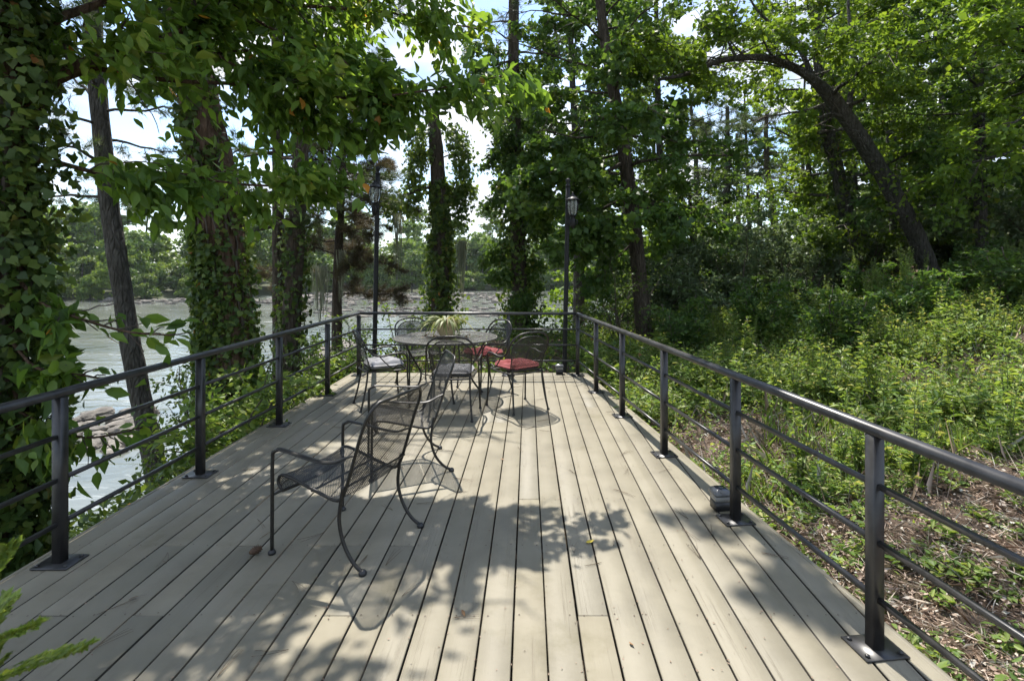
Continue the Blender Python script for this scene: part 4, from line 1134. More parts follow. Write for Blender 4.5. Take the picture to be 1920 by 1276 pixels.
# --- great ivy-clad oak beside the deck
b = base_at(438, 7.3)
T2 = Tree("ivy_clad_oak", "thick flaky-barked oak trunk with ivy beside the left railing", b, 102)
T2.trunk([b, at(436,800,7.3), at(428,640,7.3), at(418,480,7.35), at(400,330,7.4), at(375,200,7.5), at(350,40,7.6), at(330,-200,7.8), at(320,-600,8.0), at(330,-1000,8.0)], 0.345, 0.18, M['bark_oak'], 24, 0.25, 0.035, 60)
T2.auto_limbs(18, 0.66, 0.99, 3.6, 2.4, 5, 40, 0.1, 0.1, bias=(0.55,-0.65,0), bias_w=0.8)
T2.branch(per=9, s0=0.3, s1=0.5, droop=0.15); T2.finish(M['bark_oak'])
def t2_keep(Pw):
    sx = Pw[:,0]+0.13*Pw[:,2]; sy = Pw[:,1]-0.53*Pw[:,2]
    lim = np.interp(sy, [0, 2.0, 3.2, 4.6, 5.4, 7.0, 8.5], [-0.5, -1.35, -1.45, -1.75, -1.85, -2.05, -2.3])
    return (sx < lim+0.25*np.sin(sy*5)) & (Pw[:,2] > 4.0)
T2.leaf_crown(30000, 0.13, M['oak'], 0.55, spread=0.28, cut=t2_keep)
T2.ivy(4500, 0.02, 0.34, M['ivy'], 0.066, (0.01, 0.11), False, side=math.radians(215), side_w=0.6, name="ivy_lower")
T2.ivy(9500, 0.05, 0.44, M['ivy'], 0.066, (0.01, 0.12), side=math.radians(200), side_w=0.55, tp=1.25)
T2.ivy(900, 0.40, 0.60, M['ivy'], 0.08, (0.01, 0.10), side=math.radians(250), side_w=0.8, name="ivy_upper")
vine_strands(T2, 12, 0.05, 0.5, M['twig'], 0.011)

# --- slim grey trunk leaning over the water
b = base_at(300, 9.0)
T3 = Tree("slim_pine", "slim grey-barked pine leaning over the water, left of the ivy-clad oak", b, 103)
T3.trunk([b, at(288,860,9.0), at(255,700,9.0), at(228,540,9.05), at(205,380,9.1), at(188,220,9.2), at(176,60,9.3), at(170,-250,9.4), at(180,-500,9.4)], 0.165, 0.115, M['bark_grey'], 16, 0.1, 0.035, 50)
T3.auto_limbs(10, 0.50, 0.72, 1.5, 2.2, 0, 15, 0.12, 0.05, 0.22)
T3.auto_limbs(12, 0.78, 0.99, 2.0, 2.2, 5, 35, 0.1, 0.1, 0.25)
T3.branch(per=7, s0=0.25, s1=0.4, droop=0.05); T3.finish(M['bark_grey'])
T3.needle_crown(2200, 0.17, M['pine'], 16, 0.006)

# --- pines beyond the oak
def pine(px_base, d, ctrl, r0, r1, label, seed, n_limb, tl, ll, n_t, mat='pine', nl=0.2, ivy=0, group=None, bark='bark_pine', name="pine_tree", nn=15, cut=None):
    b = base_at(px_base, d)
    T = Tree(name, label, b, seed, group=group)
    T.trunk([b]+[at(px, py, d+dd) for px, py, dd in ctrl], r0, r1, M[bark], 14, 0.2, 0.03, 44)
    T.auto_limbs(n_limb, tl[0], tl[1], ll[0], ll[1], -4, 30, 0.12, 0.08, 0.24)
    T.branch(per=7, s0=0.25, s1=0.42, droop=0.06); T.finish(M[bark])
    T.needle_crown(n_t, nl, M[mat], nn, 0.008*max(1, d/14), cut=cut)
    if ivy: T.ivy(ivy, 0.02, 0.5, M['ivy'], 0.10, (0.02, 0.22))
    return T
T4 = pine(525, 13.0, [(524,640,0),(522,480,0),(521,300,0),(519,150,0),(515,-100,0)], 0.17, 0.10, "thinner of two dark pine trunks just right of the ivy-clad oak", 104, 14, (0.45, 0.98), (2.0, 1.8), 1500)
T5 = pine(540, 12.2, [(545,640,0),(552,500,0),(562,330,0),(566,180,0),(572,0,0),(580,-200,0)], 0.22, 0.13, "dark ivy-skirted pine with a crooked side limb, right of the oak", 105, 18, (0.42, 0.98), (2.2, 2.4), 2600, ivy=1600)
# bare crooked limb reaching right
g = Geo()
for c, r in [([at(563,300,12.2), at(600,318,12.3), at(628,335,12.4), at(632,372,12.4)], 0.045), ([at(562,290,12.2), at(520,285,12.0), at(470,292,11.8), at(430,300,11.7)], 0.04), ([at(628,335,12.4), at(650,300,12.5), at(662,250,12.5)], 0.025)]:
    g.tube(smooth(np.asarray(c)-T5.o, 14), np.linspace(r, r*0.4, 14), 7)
g.obj("bare_limb", M['bark_pine'], T5.root, smooth=True)
T6 = pine(632, 15.0, [(632,560,0),(637,420,0),(642,330,0),(644,250,0),(646,190,0)], 0.15, 0.05, "browning pine with drooping dense boughs behind the left lamp post", 106, 46, (0.22, 1.0), (1.9, 0.9), 6800, 'brownpine', 0.22)

# --- hanging Spanish moss
def moss(px, py, d, L, label, seed, n=90, w=0.10):
    rg = np.random.default_rng(seed); p = at(px, py, d); r = empty("hanging_moss", p)
    tag(r, label, "moss", "beards of moss hanging from the branches")
    g = Geo()
    for k in range(n):
        a = rg.random()*6.28; R = w*rg.random()**0.7; Lk = L*(0.25+0.75*rg.random()**1.6); m = 7
        t = np.linspace(0, 1, m); x0 = np.array([math.cos(a)*R, math.sin(a)*R, rg.normal()*0.03])
        Pp = x0*(1-0.55*t)[:, None]+np.array([0,0,-1])*(Lk*t)[:, None]+np.cumsum(rg.normal(size=(m,3))*0.012, 0)
        sd = nrm(rg.normal(size=3)*[1,1,0])*0.007
        V = np.stack([Pp-sd, Pp+sd], 1).reshape(-1, 3)
        g.add(V, [[(2*i,2*i+1,2*i+3,2*i+2) for i in range(m-1)]], rg.random())
    g.obj("strands", M['moss'], r, rnd=True)
moss(746, 402, 14.5, 2.0, "long thin beard of moss hanging right of the left lamp post", 1, 60, 0.16)
moss(866, 452, 15.5, 1.7, "pale beard of moss hanging right of the central ivy tree", 2, 90, 0.20)
moss(640, 470, 14.6, 1.5, "short beard of moss under the browning pine", 3, 60, 0.14)
moss(600, 500, 12.0, 1.3, "ragged moss between the oak and the left lamp post", 4, 80, 0.25)

# --- central ivy tower
b = base_at(822, 16.0)
T7 = Tree("ivy_tower_tree", "dark trunk wrapped in an ivy skirt straight behind the flower pot", b, 107)
T7.trunk([b, at(824,640,16), at(826,500,16), at(824,380,16), at(818,280,16), at(814,235,16), at(812,190,16)], 0.30, 0.16, M['bark_pine'], 14, 0.2, 0.03, 44)
for c, r in [([at(819,300,16), at(838,345,16.1), at(852,372,16.2), at(862,420,16.3)], 0.035), ([at(821,358,16), at(800,352,15.8), at(770,362,15.5), at(742,374,15.3), at(722,384,15.2)], 0.06),
             ([at(823,372,16), at(838,358,16.1), at(862,352,16.3), at(884,362,16.4)], 0.045), ([at(814,240,16), at(790,262,16), at(772,300,16), at(766,345,16)], 0.03),
             ([at(813,235,16), at(838,240,16.2), at(858,262,16.3), at(870,300,16.3)], 0.03), ([at(815,250,16), at(800,250,15.6), at(780,240,15.4), at(765,250,15.3)], 0.025),
             ([at(820,300,16), at(850,290,16.2), at(870,310,16.3), at(878,335,16.3)], 0.025), ([at(818,280,16), at(790,290,15.8), at(770,285,15.6)], 0.025)]:
    T7.limb(c, r)
T7.branch(per=8, s0=0.30, s1=0.55, droop=0.55); T7.finish(M['bark_pine'])
T7.leaf_crown(4300, 0.10, M['ivy'], 0.8, tmpl=T_IVY, spread=0.30, vert=1.3, droop=0.8, smin=0.22, name="crown")
T7.ivy(8000, 0.0, 0.56, M['ivy'], 0.11, (0.05, 0.66), hang=0.8, width=lambda t: np.interp(t, [0, 0.45, 0.75, 1.0], [1.0, 0.75, 0.35, 0.15]))

# --- second ivy tower, a tall pine with foliage to the ground
b = base_at(975, 15.0)
T8 = Tree("ivy_wrapped_pine", "tall pine wrapped in leafy vines just left of the right lamp post", b, 108)
T8.trunk([b, at(978,640,15), at(972,480,15), at(968,330,15), at(964,200,15), at(963,80,15), at(964,-60,15), at(966,-220,15)], 0.24, 0.12, M['bark_pine'], 14, 0.2, 0.03, 50)
T8.auto_limbs(8, 0.66, 0.80, 1.2, 1.5, -8, 10, 0.1, 0.05, 0.25)
T8.auto_limbs(14, 0.80, 1.0, 1.6, 1.6, 0, 30, 0.05, 0.1, 0.25)
T8.branch(per=6, s0=0.25, s1=0.4, droop=0.05)
T8.needle_crown(900, 0.2, M['pine'], 14, 0.008, name="needles")
T8.limbs = []; sv = T8.subs; T8.subs = []
T8.auto_limbs(26, 0.16, 0.74, 0.75, 1.15, -15, 15, 0.35, 0.1, 0.12)
T8.branch(per=7, s0=0.35, s1=0.6, droop=0.5); T8.finish(M['bark_pine'])
T8.leaf_crown(13000, 0.115, M['sweetgum'], 0.7, spread=0.30, vert=1.0, droop=0.6, name="vine_leaves", smin=0.2)
T8.ivy(3800, 0.0, 0.55, M['ivy'], 0.11, (0.05, 0.55), hang=0.8)

# --- big sweetgum at the far right corner of the deck
b = base_at(1216, 11.7)
T9 = Tree("sweetgum_tree", "tall dark sweetgum behind the far right deck corner", b, 109)
T9.trunk([b, at(1206,600,11.7), at(1192,450,11.7), at(1178,340,11.7), at(1162,230,11.8), at(1140,110,11.9), at(1125,0,12.0), at(1115,-200,12.2), at(1120,-420,12.3)], 0.19, 0.075, M['bark_gum'], 18, 0.2, 0.03, 60)
T9.limb([at(1178,300,11.7), at(1120,330,11.5), at(1060,350,11.3), at(1005,375,11.2)], 0.05)
T9.limb([at(1160,230,11.8), at(1110,222,11.6), at(1060,262,11.4), at(1010,280,11.3)], 0.05)
T9.limb([at(1186,400,11.7), at(1130,420,11.4), at(1080,450,11.1), at(1040,470,11.0)], 0.04)
T9.limb([at(1192,450,11.7), at(1140,500,11.5), at(1100,540,11.4)], 0.03)
T9.limb([at(1186,390,11.7), at(1250,380,12), at(1320,400,12.3), at(1370,440,12.5)], 0.04)
T9.limb([(1.52,12.2,10.2), (1.05,10.2,10.0), (0.55,8.5,9.5), (0.25,7.6,9.0)], 0.05)
T9.auto_limbs(36, 0.30, 0.99, 2.7, 2.0, -12, 38, 0.16, 0.08, 0.25)
T9.branch(per=8, s0=0.30, s1=0.5, droop=0.2); T9.finish(M['bark_gum'])
def keep_deck(Pw):
    """leave the sunlit half of the deck unshaded and the sky gap over the river open"""
    sx = Pw[:,0]+0.13*Pw[:,2]; sy = Pw[:,1]-0.53*Pw[:,2]
    d = Pw[:,1]; px = CX+Pw[:,0]/d*F; py = CY-(Pw[:,2]-H)/d*F
    on = (sx > -1.6) & (sx < 1.9) & (sy > -1) & (sy < 8.3)
    on &= ~((sx > 1.05+0.25*np.sin(sy*9)) & (sx < 1.9) & (sy > 2.35) & (sy < 3.45))
    gap = (px > 690) & (px < 905) & (py > 60) & (py < 470)
    rs = np.random.default_rng(len(Pw)).random(len(Pw))
    slope = (sx > 1.5) & (sx < 8.5) & (sy > 1.0) & (sy < 7.6+0.5*np.sin(sx*2)) & (rs < 0.93) & (Pw[:,2] > 2.2)
    slope |= (sx > 1.0) & (sx < 12) & (sy >= 7) & (sy < 15) & (rs < 0.28) & (Pw[:,2] > 4.5)
    def corridor(line, w, dmax, keep):
        m = np.zeros(len(Pw), bool); L = np.array(line, float)
        for a, b in zip(L[:-1], L[1:]):
            e = b-a; t = (((px-a[0])*e[0]+(py-a[1])*e[1])/e.dot(e)).clip(0, 1)
            m |= np.hypot(px-a[0]-t*e[0], py-a[1]-t*e[1]) < w
        return m & (d < dmax) & (rs > keep)
    c1 = corridor([(1752,530),(1712,430),(1650,320),(1590,225),(1530,155),(1450,112),(1360,112)], 40, 14.2, 0.10)
    c2 = corridor([(1600,560),(1590,420),(1565,300),(1548,220)], 22, 15.9, 0.25)
    c3 = corridor([(1840,500),(1838,360),(1836,220)], 18, 13.1, 0.2)
    window = (px > 1285) & (px < 1485) & (py > 195) & (py < 470) & (d < 27) & (rs > 0.28)
    return ~(on | gap | slope | c1 | c2 | c3 | window)
T9.leaf_crown(44000, 0.125, M['sweetgum'], 0.85, tmpl=T_DIAMOND, spread=0.26, vert=0.5, cut=keep_deck)

# --- leaning tree arching over from the right
b = base_at(1760, 13.6)
T10 = Tree("leaning_tree", "leaning grey trunk arching over from the right", b, 110)
T10.trunk([b, at(1752,530,13.6), at(1712,430,13.4), at(1650,320,13.2), at(1590,225,12.9), at(1530,155,12.6), at(1450,112,12.2), at(1360,112,11.9), at(1290,138,11.7), at(1235,150,11.5)], 0.25, 0.05, M['bark_grey'], 16, 0.15, 0.03, 60, prof=([0,0.3,0.5,0.58,0.75,1],[0.225,0.195,0.175,0.095,0.068,0.03]))
T10.limb([at(1530,155,12.6), at(1490,80,12.8), at(1420,20,13), at(1380,-60,13.2)], 0.07)
T10.limb([at(1590,225,12.9), at(1600,110,13.2), at(1590,0,13.5), at(1600,-120,13.8)], 0.08)
T10.limb([at(1380,108,12), at(1355,60,12.2), at(1330,30,12.3)], 0.035)
T10.auto_limbs(26, 0.42, 0.99, 2.6, 1.7, 0, 30, 0.12, 0.15, 0.3)
T10.branch(per=9, s0=0.35, s1=0.55, droop=0.15); T10.finish(M['bark_grey'])
T10.leaf_crown(30000, 0.115, M['bright'], 0.7, spread=0.28, vert=0.6, cut=keep_deck)
g = T10.ivy(110, 0.24, 0.36, M['bright'], 0.11, (0.02, 0.3), name="sucker_leaves")

# --- right-hand wood
def broadleaf(px, d, ctrl, r0, r1, label, seed, nl, tl, ll, n_leaf, size, mat, bark='bark_grey', ivy=0, name="forest_tree", group="trees of the wood on the right", el=(-5, 40), per=8, spread=0.27):
    b = base_at(px, d); T = Tree(name, label, b, seed, group=group)
    T.trunk([b]+[at(a, c, d) for a, c in ctrl], r0, r1, M[bark], 12, 0.2, 0.03, 40)
    T.auto_limbs(nl, tl[0], tl[1], ll[0], ll[1], el[0], el[1], 0.15, 0.1, 0.28)
    T.branch(per=per, s0=0.32, s1=0.52, droop=0.2); T.finish(M[bark])
    T.leaf_crown(n_leaf, size, M[mat], 0.7, spread=spread, cut=keep_deck)
    if ivy: T.ivy(ivy, 0.02, 0.75, M['ivy'], 0.11, (0.02, 0.22))
    return T
broadleaf(1600, 16.0, [(1598,520),(1590,420),(1565,300),(1545,200),(1530,60),(1525,-120)], 0.27, 0.10, "dark ivy-sleeved trunk left of the leaning tree's foot", 111, 26, (0.3, 0.99), (2.8, 2.4), 20000, 0.13, 'bright', ivy=2200)
broadleaf(1685, 18.0, [(1683,500),(1678,380),(1670,240),(1668,60),(1670,-100)], 0.24, 0.10, "shaded straight trunk just left of the leaning tree's foot", 112, 22, (0.3, 0.99), (2.8, 2.4), 14000, 0.14, 'oak', ivy=900)
broadleaf(1842, 13.2, [(1840,480),(1838,360),(1836,240),(1834,100),(1836,-80)], 0.16, 0.09, "slender dark trunk right of the leaning tree", 113, 24, (0.35, 0.99), (2.4, 2.2), 17000, 0.12, 'sweetgum', ivy=900)
broadleaf(2020, 10.8, [(2015,420),(1990,260),(1960,110),(1930,-60),(1910,-200)], 0.2, 0.09, "leafy tree leaning in from beyond the right edge of the picture", 114, 24, (0.42, 0.99), (2.6, 2.2), 17000, 0.12, 'bright', el=(-5, 25))
broadleaf(1430, 20.0, [(1428,480),(1425,420),(1420,360)], 0.12, 0.05, "small leafy tree in front of the distant pines", 115, 20, (0.2, 0.99), (2.0, 1.3), 9000, 0.12, 'sweetgum')
broadleaf(1300, 19.0, [(1300,500),(1296,420),(1292,340)], 0.14, 0.05, "small dark tree between the sweetgum and the distant pines", 116, 20, (0.2, 0.99), (2.2, 1.4), 10000, 0.12, 'oak')
broadleaf(1760, 21.0, [(1762,440),(1765,300),(1770,120),(1775,-60)], 0.22, 0.09, "tall tree deep in the wood behind the leaning trunk", 117, 24, (0.25, 0.99), (3.2, 2.6), 14000, 0.16, 'bright')
broadleaf(1930, 17.0, [(1932,420),(1935,280),(1940,120),(1945,-60)], 0.2, 0.09, "tall tree at the back of the slope on the right edge", 118, 24, (0.25, 0.99), (3.0, 2.4), 14000, 0.15, 'oak')
broadleaf(1520, 24.0, [(1520,440),(1515,300),(1510,180)], 0.2, 0.06, "pale leafy tree deep in the wood above the tall weeds", 119, 24, (0.2, 0.99), (3.2, 2.0), 13000, 0.16, 'bright')
broadleaf(1085, 19.5, [(1085,480),(1082,360),(1078,240),(1072,120),(1068,-20)], 0.2, 0.08, "tall leafy tree behind the right lamp post", 125, 26, (0.35, 0.99), (2.6, 2.2), 17000, 0.15, 'sweetgum', group=None)
broadleaf(1235, 17.5, [(1236,500),(1238,380),(1236,250),(1232,120),(1230,-20)], 0.17, 0.07, "leafy tree just right of the sweetgum trunk", 126, 26, (0.25, 0.99), (2.4, 2.0), 15000, 0.14, 'oak')
pine(1362, 30.0, [(1362,460,0),(1363,350,0),(1364,270,0),(1364,200,0)], 0.26, 0.10, "straight distant pine with bare lower trunk, left of its crooked neighbour", 120, 20, (0.50, 1.0), (3.6, 1.8), 900, nl=0.34, group="distant pines on the right", bark='bark_grey', nn=13)
pine(1460, 28.0, [(1458,470,0),(1450,400,0),(1440,330,0),(1436,260,0),(1438,210,0)], 0.24, 0.09, "slightly crooked distant pine right of the straight one", 121, 18, (0.50, 1.0), (3.2, 1.6), 800, nl=0.34, group="distant pines on the right", bark='bark_pine', nn=13)
pine(1308, 36.0, [(1306,440,0),(1305,380,0),(1304,320,0),(1303,270,0)], 0.24, 0.08, "slender distant pine left of the straight one", 122, 14, (0.55, 1.0), (3.0, 1.6), 600, nl=0.36, group="distant pines on the right", nn=13)
pine(1385, 38.0, [(1385,450,0),(1384,380,0),(1382,300,0),(1381,250,0)], 0.22, 0.08, "faint distant pine between the straight and crooked ones", 123, 14, (0.5, 1.0), (3.0, 1.6), 600, nl=0.38, group="distant pines on the right", nn=13)
pine(1228, 34.0, [(1228,440,0),(1227,360,0),(1226,280,0),(1225,200,0)], 0.24, 0.08, "distant pine glimpsed through the sweetgum crown", 124, 14, (0.5, 1.0), (3.0, 1.6), 600, nl=0.36, group="distant pines on the right", nn=13)

# trees that fill the wood behind: shared crowns
def forest_proto(seed, mat, h=13.0, n=9000, size=0.2):
    T = Tree("wood_tree", "leafy tree deep in the wood on the right", (0,0,0), seed, group="trees filling the wood")
    lean = T.rng.normal(size=2)*0.5
    T.trunk([(0,0,-0.6),(lean[0]*0.2,lean[1]*0.2,h*0.3),(lean[0]*0.6,lean[1]*0.6,h*0.65),(lean[0],lean[1],h)], 0.2, 0.06, M['bark_grey'], 10, 0.2, 0.03, 24)
    T.auto_limbs(26, 0.10, 0.99, 3.3, 1.8, -8, 45, 0.15, 0.1, 0.25)
    T.branch(per=7, s0=0.35, s1=0.55, droop=0.2, draw=False); T.finish(M['bark_grey'])
    T.leaf_crown(n, size, M[mat], 0.75, spread=0.3)
    return T.root
protos = [forest_proto(201, 'oak'), forest_proto(202, 'sweetgum'), forest_proto(203, 'bright')]
rg = np.random.default_rng(77)
spots = [(14.5,24),(17.5,25),(20.5,23.5),(24,25),(19,30.5),(23,31),(28,29),(32,27),(27,21),(24.5,17.5),(22.5,13.5),(5.2,26),(26,40),(30,38),(38,34),(20,9.5),(6.5,31),(17,33),(11.2,34),(13.6,31.5)]
used = set()
for q, (x, y) in enumerate(spots):
    pr = protos[q % 3]; o = pr if (q % 3) not in used else copy_tree(pr); used.add(q % 3)
    x += rg.normal()*0.5; y += rg.normal()*0.5; s = rg.uniform(0.8, 1.15)
    o.location = (x, y, gz(x, y)); o.scale = (s*rg.uniform(0.9,1.1), s*rg.uniform(0.9,1.1), s); o.rotation_euler = (0, 0, rg.random()*6.28)

# --- shrubs
def shrub_proto(name, label, seed, mat, h, n, size, tmpl=T_DIAMOND, ratio=0.6, stems=9, group=None, wide=0.8, up=0.9, droop=0.35):
    T = Tree(name, label, (0,0,0), seed, cat="shrub", group=group); rng = T.rng
    for k in range(stems):
        a = rng.random()*6.28; e = rng.uniform(0.5, 1.35); L = h*rng.uniform(0.65, 1.1)
        d = np.array([math.cos(a)*math.cos(e)*wide, math.sin(a)*math.cos(e)*wide, math.sin(e)])
        T.limbs.append((limb_path(rng, np.array([rng.normal()*0.06, rng.normal()*0.06, -0.15]), d, L, 0.05, 0.12, 0.2), 0.010+0.006*h))
    T.branch(per=7, s0=0.3, s1=0.5, t0=0.25, droop=0.15)
    T.wood.merge(T.tw); T.tw = Geo(); T.wood.obj("stems", M['twig'], T.root)
    T.leaf_crown(n, size, M[mat], ratio, tmpl, spread=0.30, up=up, droop=droop, name="foliage")
    return T.root
def place(proto, pts, rg, labels=None, smin=0.8, smax=1.2, first=True):
    for q, (x, y) in enumerate(pts):
        o = proto if q == 0 and first else copy_tree(proto)
        s = rg.uniform(smin, smax); o.location = (x, y, gz(x, y)); o.scale = (s, s, s*rg.uniform(0.9, 1.1)); o.rotation_euler = (0, 0, rg.random()*6.28)
        if labels: o["label"] = labels[q]
sil = shrub_proto("understory_shrub", "grey-green understory shrub at the edge of the wood", 301, 'silver', 2.6, 5200, 0.11, group="understory shrubs along the wood")
pts = [at(px, 600, d)[:2] for px, d in ((1250,13.5),(1320,15.5),(1390,14.5),(1450,16.5),(1510,15),(1290,18),(1370,19),(1440,20),(1560,18),(1640,20),(1720,17),(1800,16.5),(1890,15),(1960,13.5),(1210,16),(1270,22))]
place(sil, pts, rg, smin=0.85, smax=1.25)
bsh = shrub_proto("bank_shrub", "bright green shrub on the bank below the deck", 302, 'weed', 1.3, 1500, 0.085, T_LEAF, 0.55, group="shrubs on the bank below the deck")
bp = [(-3.05,6.1),(-3.15,6.7),(-3.1,5.5),(-3.2,7.4),(-3.3,9.2),(-4.4,10.6)]
place(bsh, bp, rg, smin=0.6, smax=0.95)
tb = shrub_proto("thin_shrub", "thin pale-leaved shrub rising behind the far railing", 303, 'bright', 2.3, 650, 0.09, T_LEAF, 0.5, 7, group="thin shrubs behind the far railing", wide=0.55)
place(tb, [(-3.0,9.4),(-2.15,9.5)], rg, smin=0.62, smax=0.72)
ssh = shrub_proto("slope_shrub", "leafy green shrub standing above the weeds on the slope", 305, 'sweetgum', 1.25, 2400, 0.075, T_DIAMOND, 0.55, 10, group="shrubs among the slope weeds", wide=0.7)
place(ssh, [(4.2,9.6),(5.6,10.2),(7.1,10.4),(8.8,10.6),(3.2,10.6),(6.3,8.6),(4.6,7.9),(8.2,8.9),(9.8,11.4),(2.7,9.4),(7.4,11.6),(5.2,12.0)], rg, smin=0.7, smax=1.25)
dsh = shrub_proto("dark_shrub", "dark twiggy shrub on the steep bank under the oak", 304, 'oak', 2.6, 2600, 0.075, group="dark shrubs on the steep bank")
place(dsh, [(-5.2,8.6),(-4.6,11.5),(-5.6,13.0),(2.4,14.6),(3.2,17),(4.4,15),(2.1,12.0)], rg, smin=0.7, smax=1.1)

# --- far bank
def far_proto(seed, h, w, n=2600, size=0.85):
    rgp = np.random.default_rng(seed); r = empty("far_bank_tree"); tag(r, "rounded green tree on the wooded far bank", "tree", "trees on the far bank of the river")
    g = Geo(); g.tube(smooth([(0,0,-1),(0.2,0.1,h*0.35),(0,0,h*0.75)], 8), np.linspace(0.35, 0.12, 8), 7); g.obj("trunk", M['bark_grey'], r)
    nb = 26; C = []
    for k in range(nb):
        z = h*rgp.uniform(0.12, 0.95); t = z/h; R = w*(math.sin(math.pi*min(1, t*0.75+0.18))**0.7)*rgp.uniform(0.35, 0.9); a = rgp.random()*6.28
        C.append((R*math.cos(a), R*math.sin(a), z, w*rgp.uniform(0.26, 0.46)))
    C = np.array(C); pick = rgp.integers(0, nb, n); O = nrm(rgp.normal(size=(n,3))); O[:,2] = np.where(O[:,2] < -0.3, -O[:,2], O[:,2])
    P = C[pick,:3]+O*(C[pick,3]*(0.75+0.3*rgp.random(n)))[:,None]*[1,1,0.75]
    N = nrm(O+rgp.normal(size=(n,3))*0.5+[0,0,0.3]); D = rgp.normal(size=(n,3)); L = size*rgp.uniform(0.6,1.4,n)
    leaves(P, D, N, L, L*0.75, T_DIAMOND, rgp, 0.4*rgp.random(n)+0.6*rgp.random(nb)[pick]).obj("crown", M['far'], r, rnd=True)
    return r
fp = [far_proto(401+k, h, w) for k, (h, w) in enumerate(((15,5.2),(18,5.6),(12,5.4),(20,5.0),(9,4.6)))]
usedf = set(); nfar = 0
for row, (dw, sp, hs) in enumerate(((4, 6.5, 0.72), (13, 7.0, 1.15), (30, 8.0, 1.35), (62, 10.0, 1.5))):
    x = -215.0
    while x < 60:
        x += sp*rg.uniform(0.75, 1.25); y = far_y(x)+dw+rg.normal()*dw*0.25
        pxv = CX+x/y*F
        if pxv < -60 or pxv > 1330: continue
        k = int(rg.integers(0, 5)); o = fp[k] if k not in usedf else copy_tree(fp[k]); usedf.add(k); nfar += 1
        s = hs*rg.uniform(0.75, 1.2); o.location = (x, y, float(hill_z(np.array(x), np.array(y)))-0.3); o.scale = (s*rg.uniform(0.9,1.2), s*rg.uniform(0.9,1.2), s); o.rotation_euler = (0,0,rg.random()*6.28)
# the wooded ridge behind reads as one mass
rgp = np.random.default_rng(9); n = 26000
xs = rgp.uniform(-420, 420, n); w = rgp.uniform(80, 190, n); ys = far_y(xs)+w
top = 9+5*np.sin(xs*0.07+w*0.1)*np.sin(w*0.09-xs*0.03)+3*np.sin(xs*0.3+w*0.17)
P = np.stack([xs, ys, hill_z(xs, ys)+top*rgp.uniform(0.2,1,n)**0.4+rgp.normal(size=n)*0.6], -1)
N = rgp.normal(size=(n,3))*0.6+[0,-0.5,0.8]; L = rgp.uniform(1.2, 2.4, n)
o = leaves(P, rgp.normal(size=(n,3)), nrm(N), L, L*0.8, T_DIAMOND, rgp).obj("distant_woods", M['far'], None, rnd=True)
tag(o, "wooded ridge rising behind the far bank trees", "woods", kind="stuff")

# ------------------------------------------------------------------ river rocks
def rock_mesh(seed):
    rgp = np.random.default_rng(seed)
    me = bpy.data.meshes.new("rock"); import bmesh
    bm = bmesh.new(); bmesh.ops.create_icosphere(bm, subdivisions=3, radius=1.0)
    dirs = nrm(rgp.normal(size=(9,3))); offs = rgp.uniform(0.55, 0.9, 9)
    for v in bm.verts:
        c = np.array(v.co)
        for d, o_ in zip(dirs, offs):
            k = c.dot(d)
            if k > o_: c = c-d*(k-o_)*0.85
        c *= 1+0.05*math.sin(7*c[0]+5*c[1]+seed)+0.04*math.sin(11*c[2]-6*c[1])
        v.co = c
    bm.to_mesh(me); bm.free(); me.materials.append(M['rock']); return me
rocks = [rock_mesh(k) for k in range(6)]
def rock(x, y, z, sx, sy, sz, label, group, cat="rock"):
    o = link("river_rock", rocks[int(rg.integers(0, 6))]); o.location = (x, y, z); o.scale = (sx, sy, sz); o.rotation_euler = (0, 0, rg.random()*6.28)
    tag(o, label, cat, group)
def water_pt(px, py):
    d = (H-RIVER_Z)/(py-CY)*F; return (px-CX)/F*d, d
for q in range(46):      # shingle and boulders near the left shore
    px, py = rg.uniform(90, 290), rg.uniform(765, 850)
    x, y = water_pt(px+rg.normal()*12, py); s = rg.uniform(0.18, 0.62)
    rock(x, y, RIVER_Z+s*0.12, s*1.4, s, s*0.6, "pale boulder in the rock pile by the near left shore", "boulders by the near left shore")
for q in range(44):
    px, py = rg.uniform(585, 690), rg.uniform(640, 705)
    x, y = water_pt(px, py); s = rg.uniform(0.3, 0.95)
    rock(x, y, RIVER_Z+s*0.1, s*1.5, s, s*0.55, "tan boulder in the rock bar seen through the left railing near the corner", "boulders on the rock bar behind the railing")
for q in range(28):
    px, py = rg.uniform(860, 1090), rg.uniform(640, 690)
    x, y = water_pt(px, py); s = rg.uniform(0.3, 0.8)
    rock(x, y, RIVER_Z+s*0.08, s*1.5, s, s*0.5, "brown boulder in the water behind the far railing", "boulders behind the far railing")
for q in range(125):     # the long ledge of rocks across the rapids
    px = rg.uniform(560, 960) if rg.random() < 0.72 else rg.uniform(180, 560)
    py = 552+abs(rg.normal())*9 if px > 560 else 563+abs(rg.normal())*4
    x, y = water_pt(px, py); s = rg.uniform(0.45, 1.45)
    rock(x, y, RIVER_Z+s*0.1, s*1.35, s*1.0, s*0.75, "pale weathered rock in the long ledge across the rapids", "rocks of the ledge across the rapids")
for q in range(42):
    px = rg.uniform(600, 960); py = rg.choice([578, 584, 592])+rg.normal()*2.0
    x, y = water_pt(px, py); s = rg.uniform(0.25, 0.8)
    rock(x, y, RIVER_Z+s*0.06, s*2.4, s, s*0.45, "dark wet rock breaking the current in mid river", "rocks in mid river")

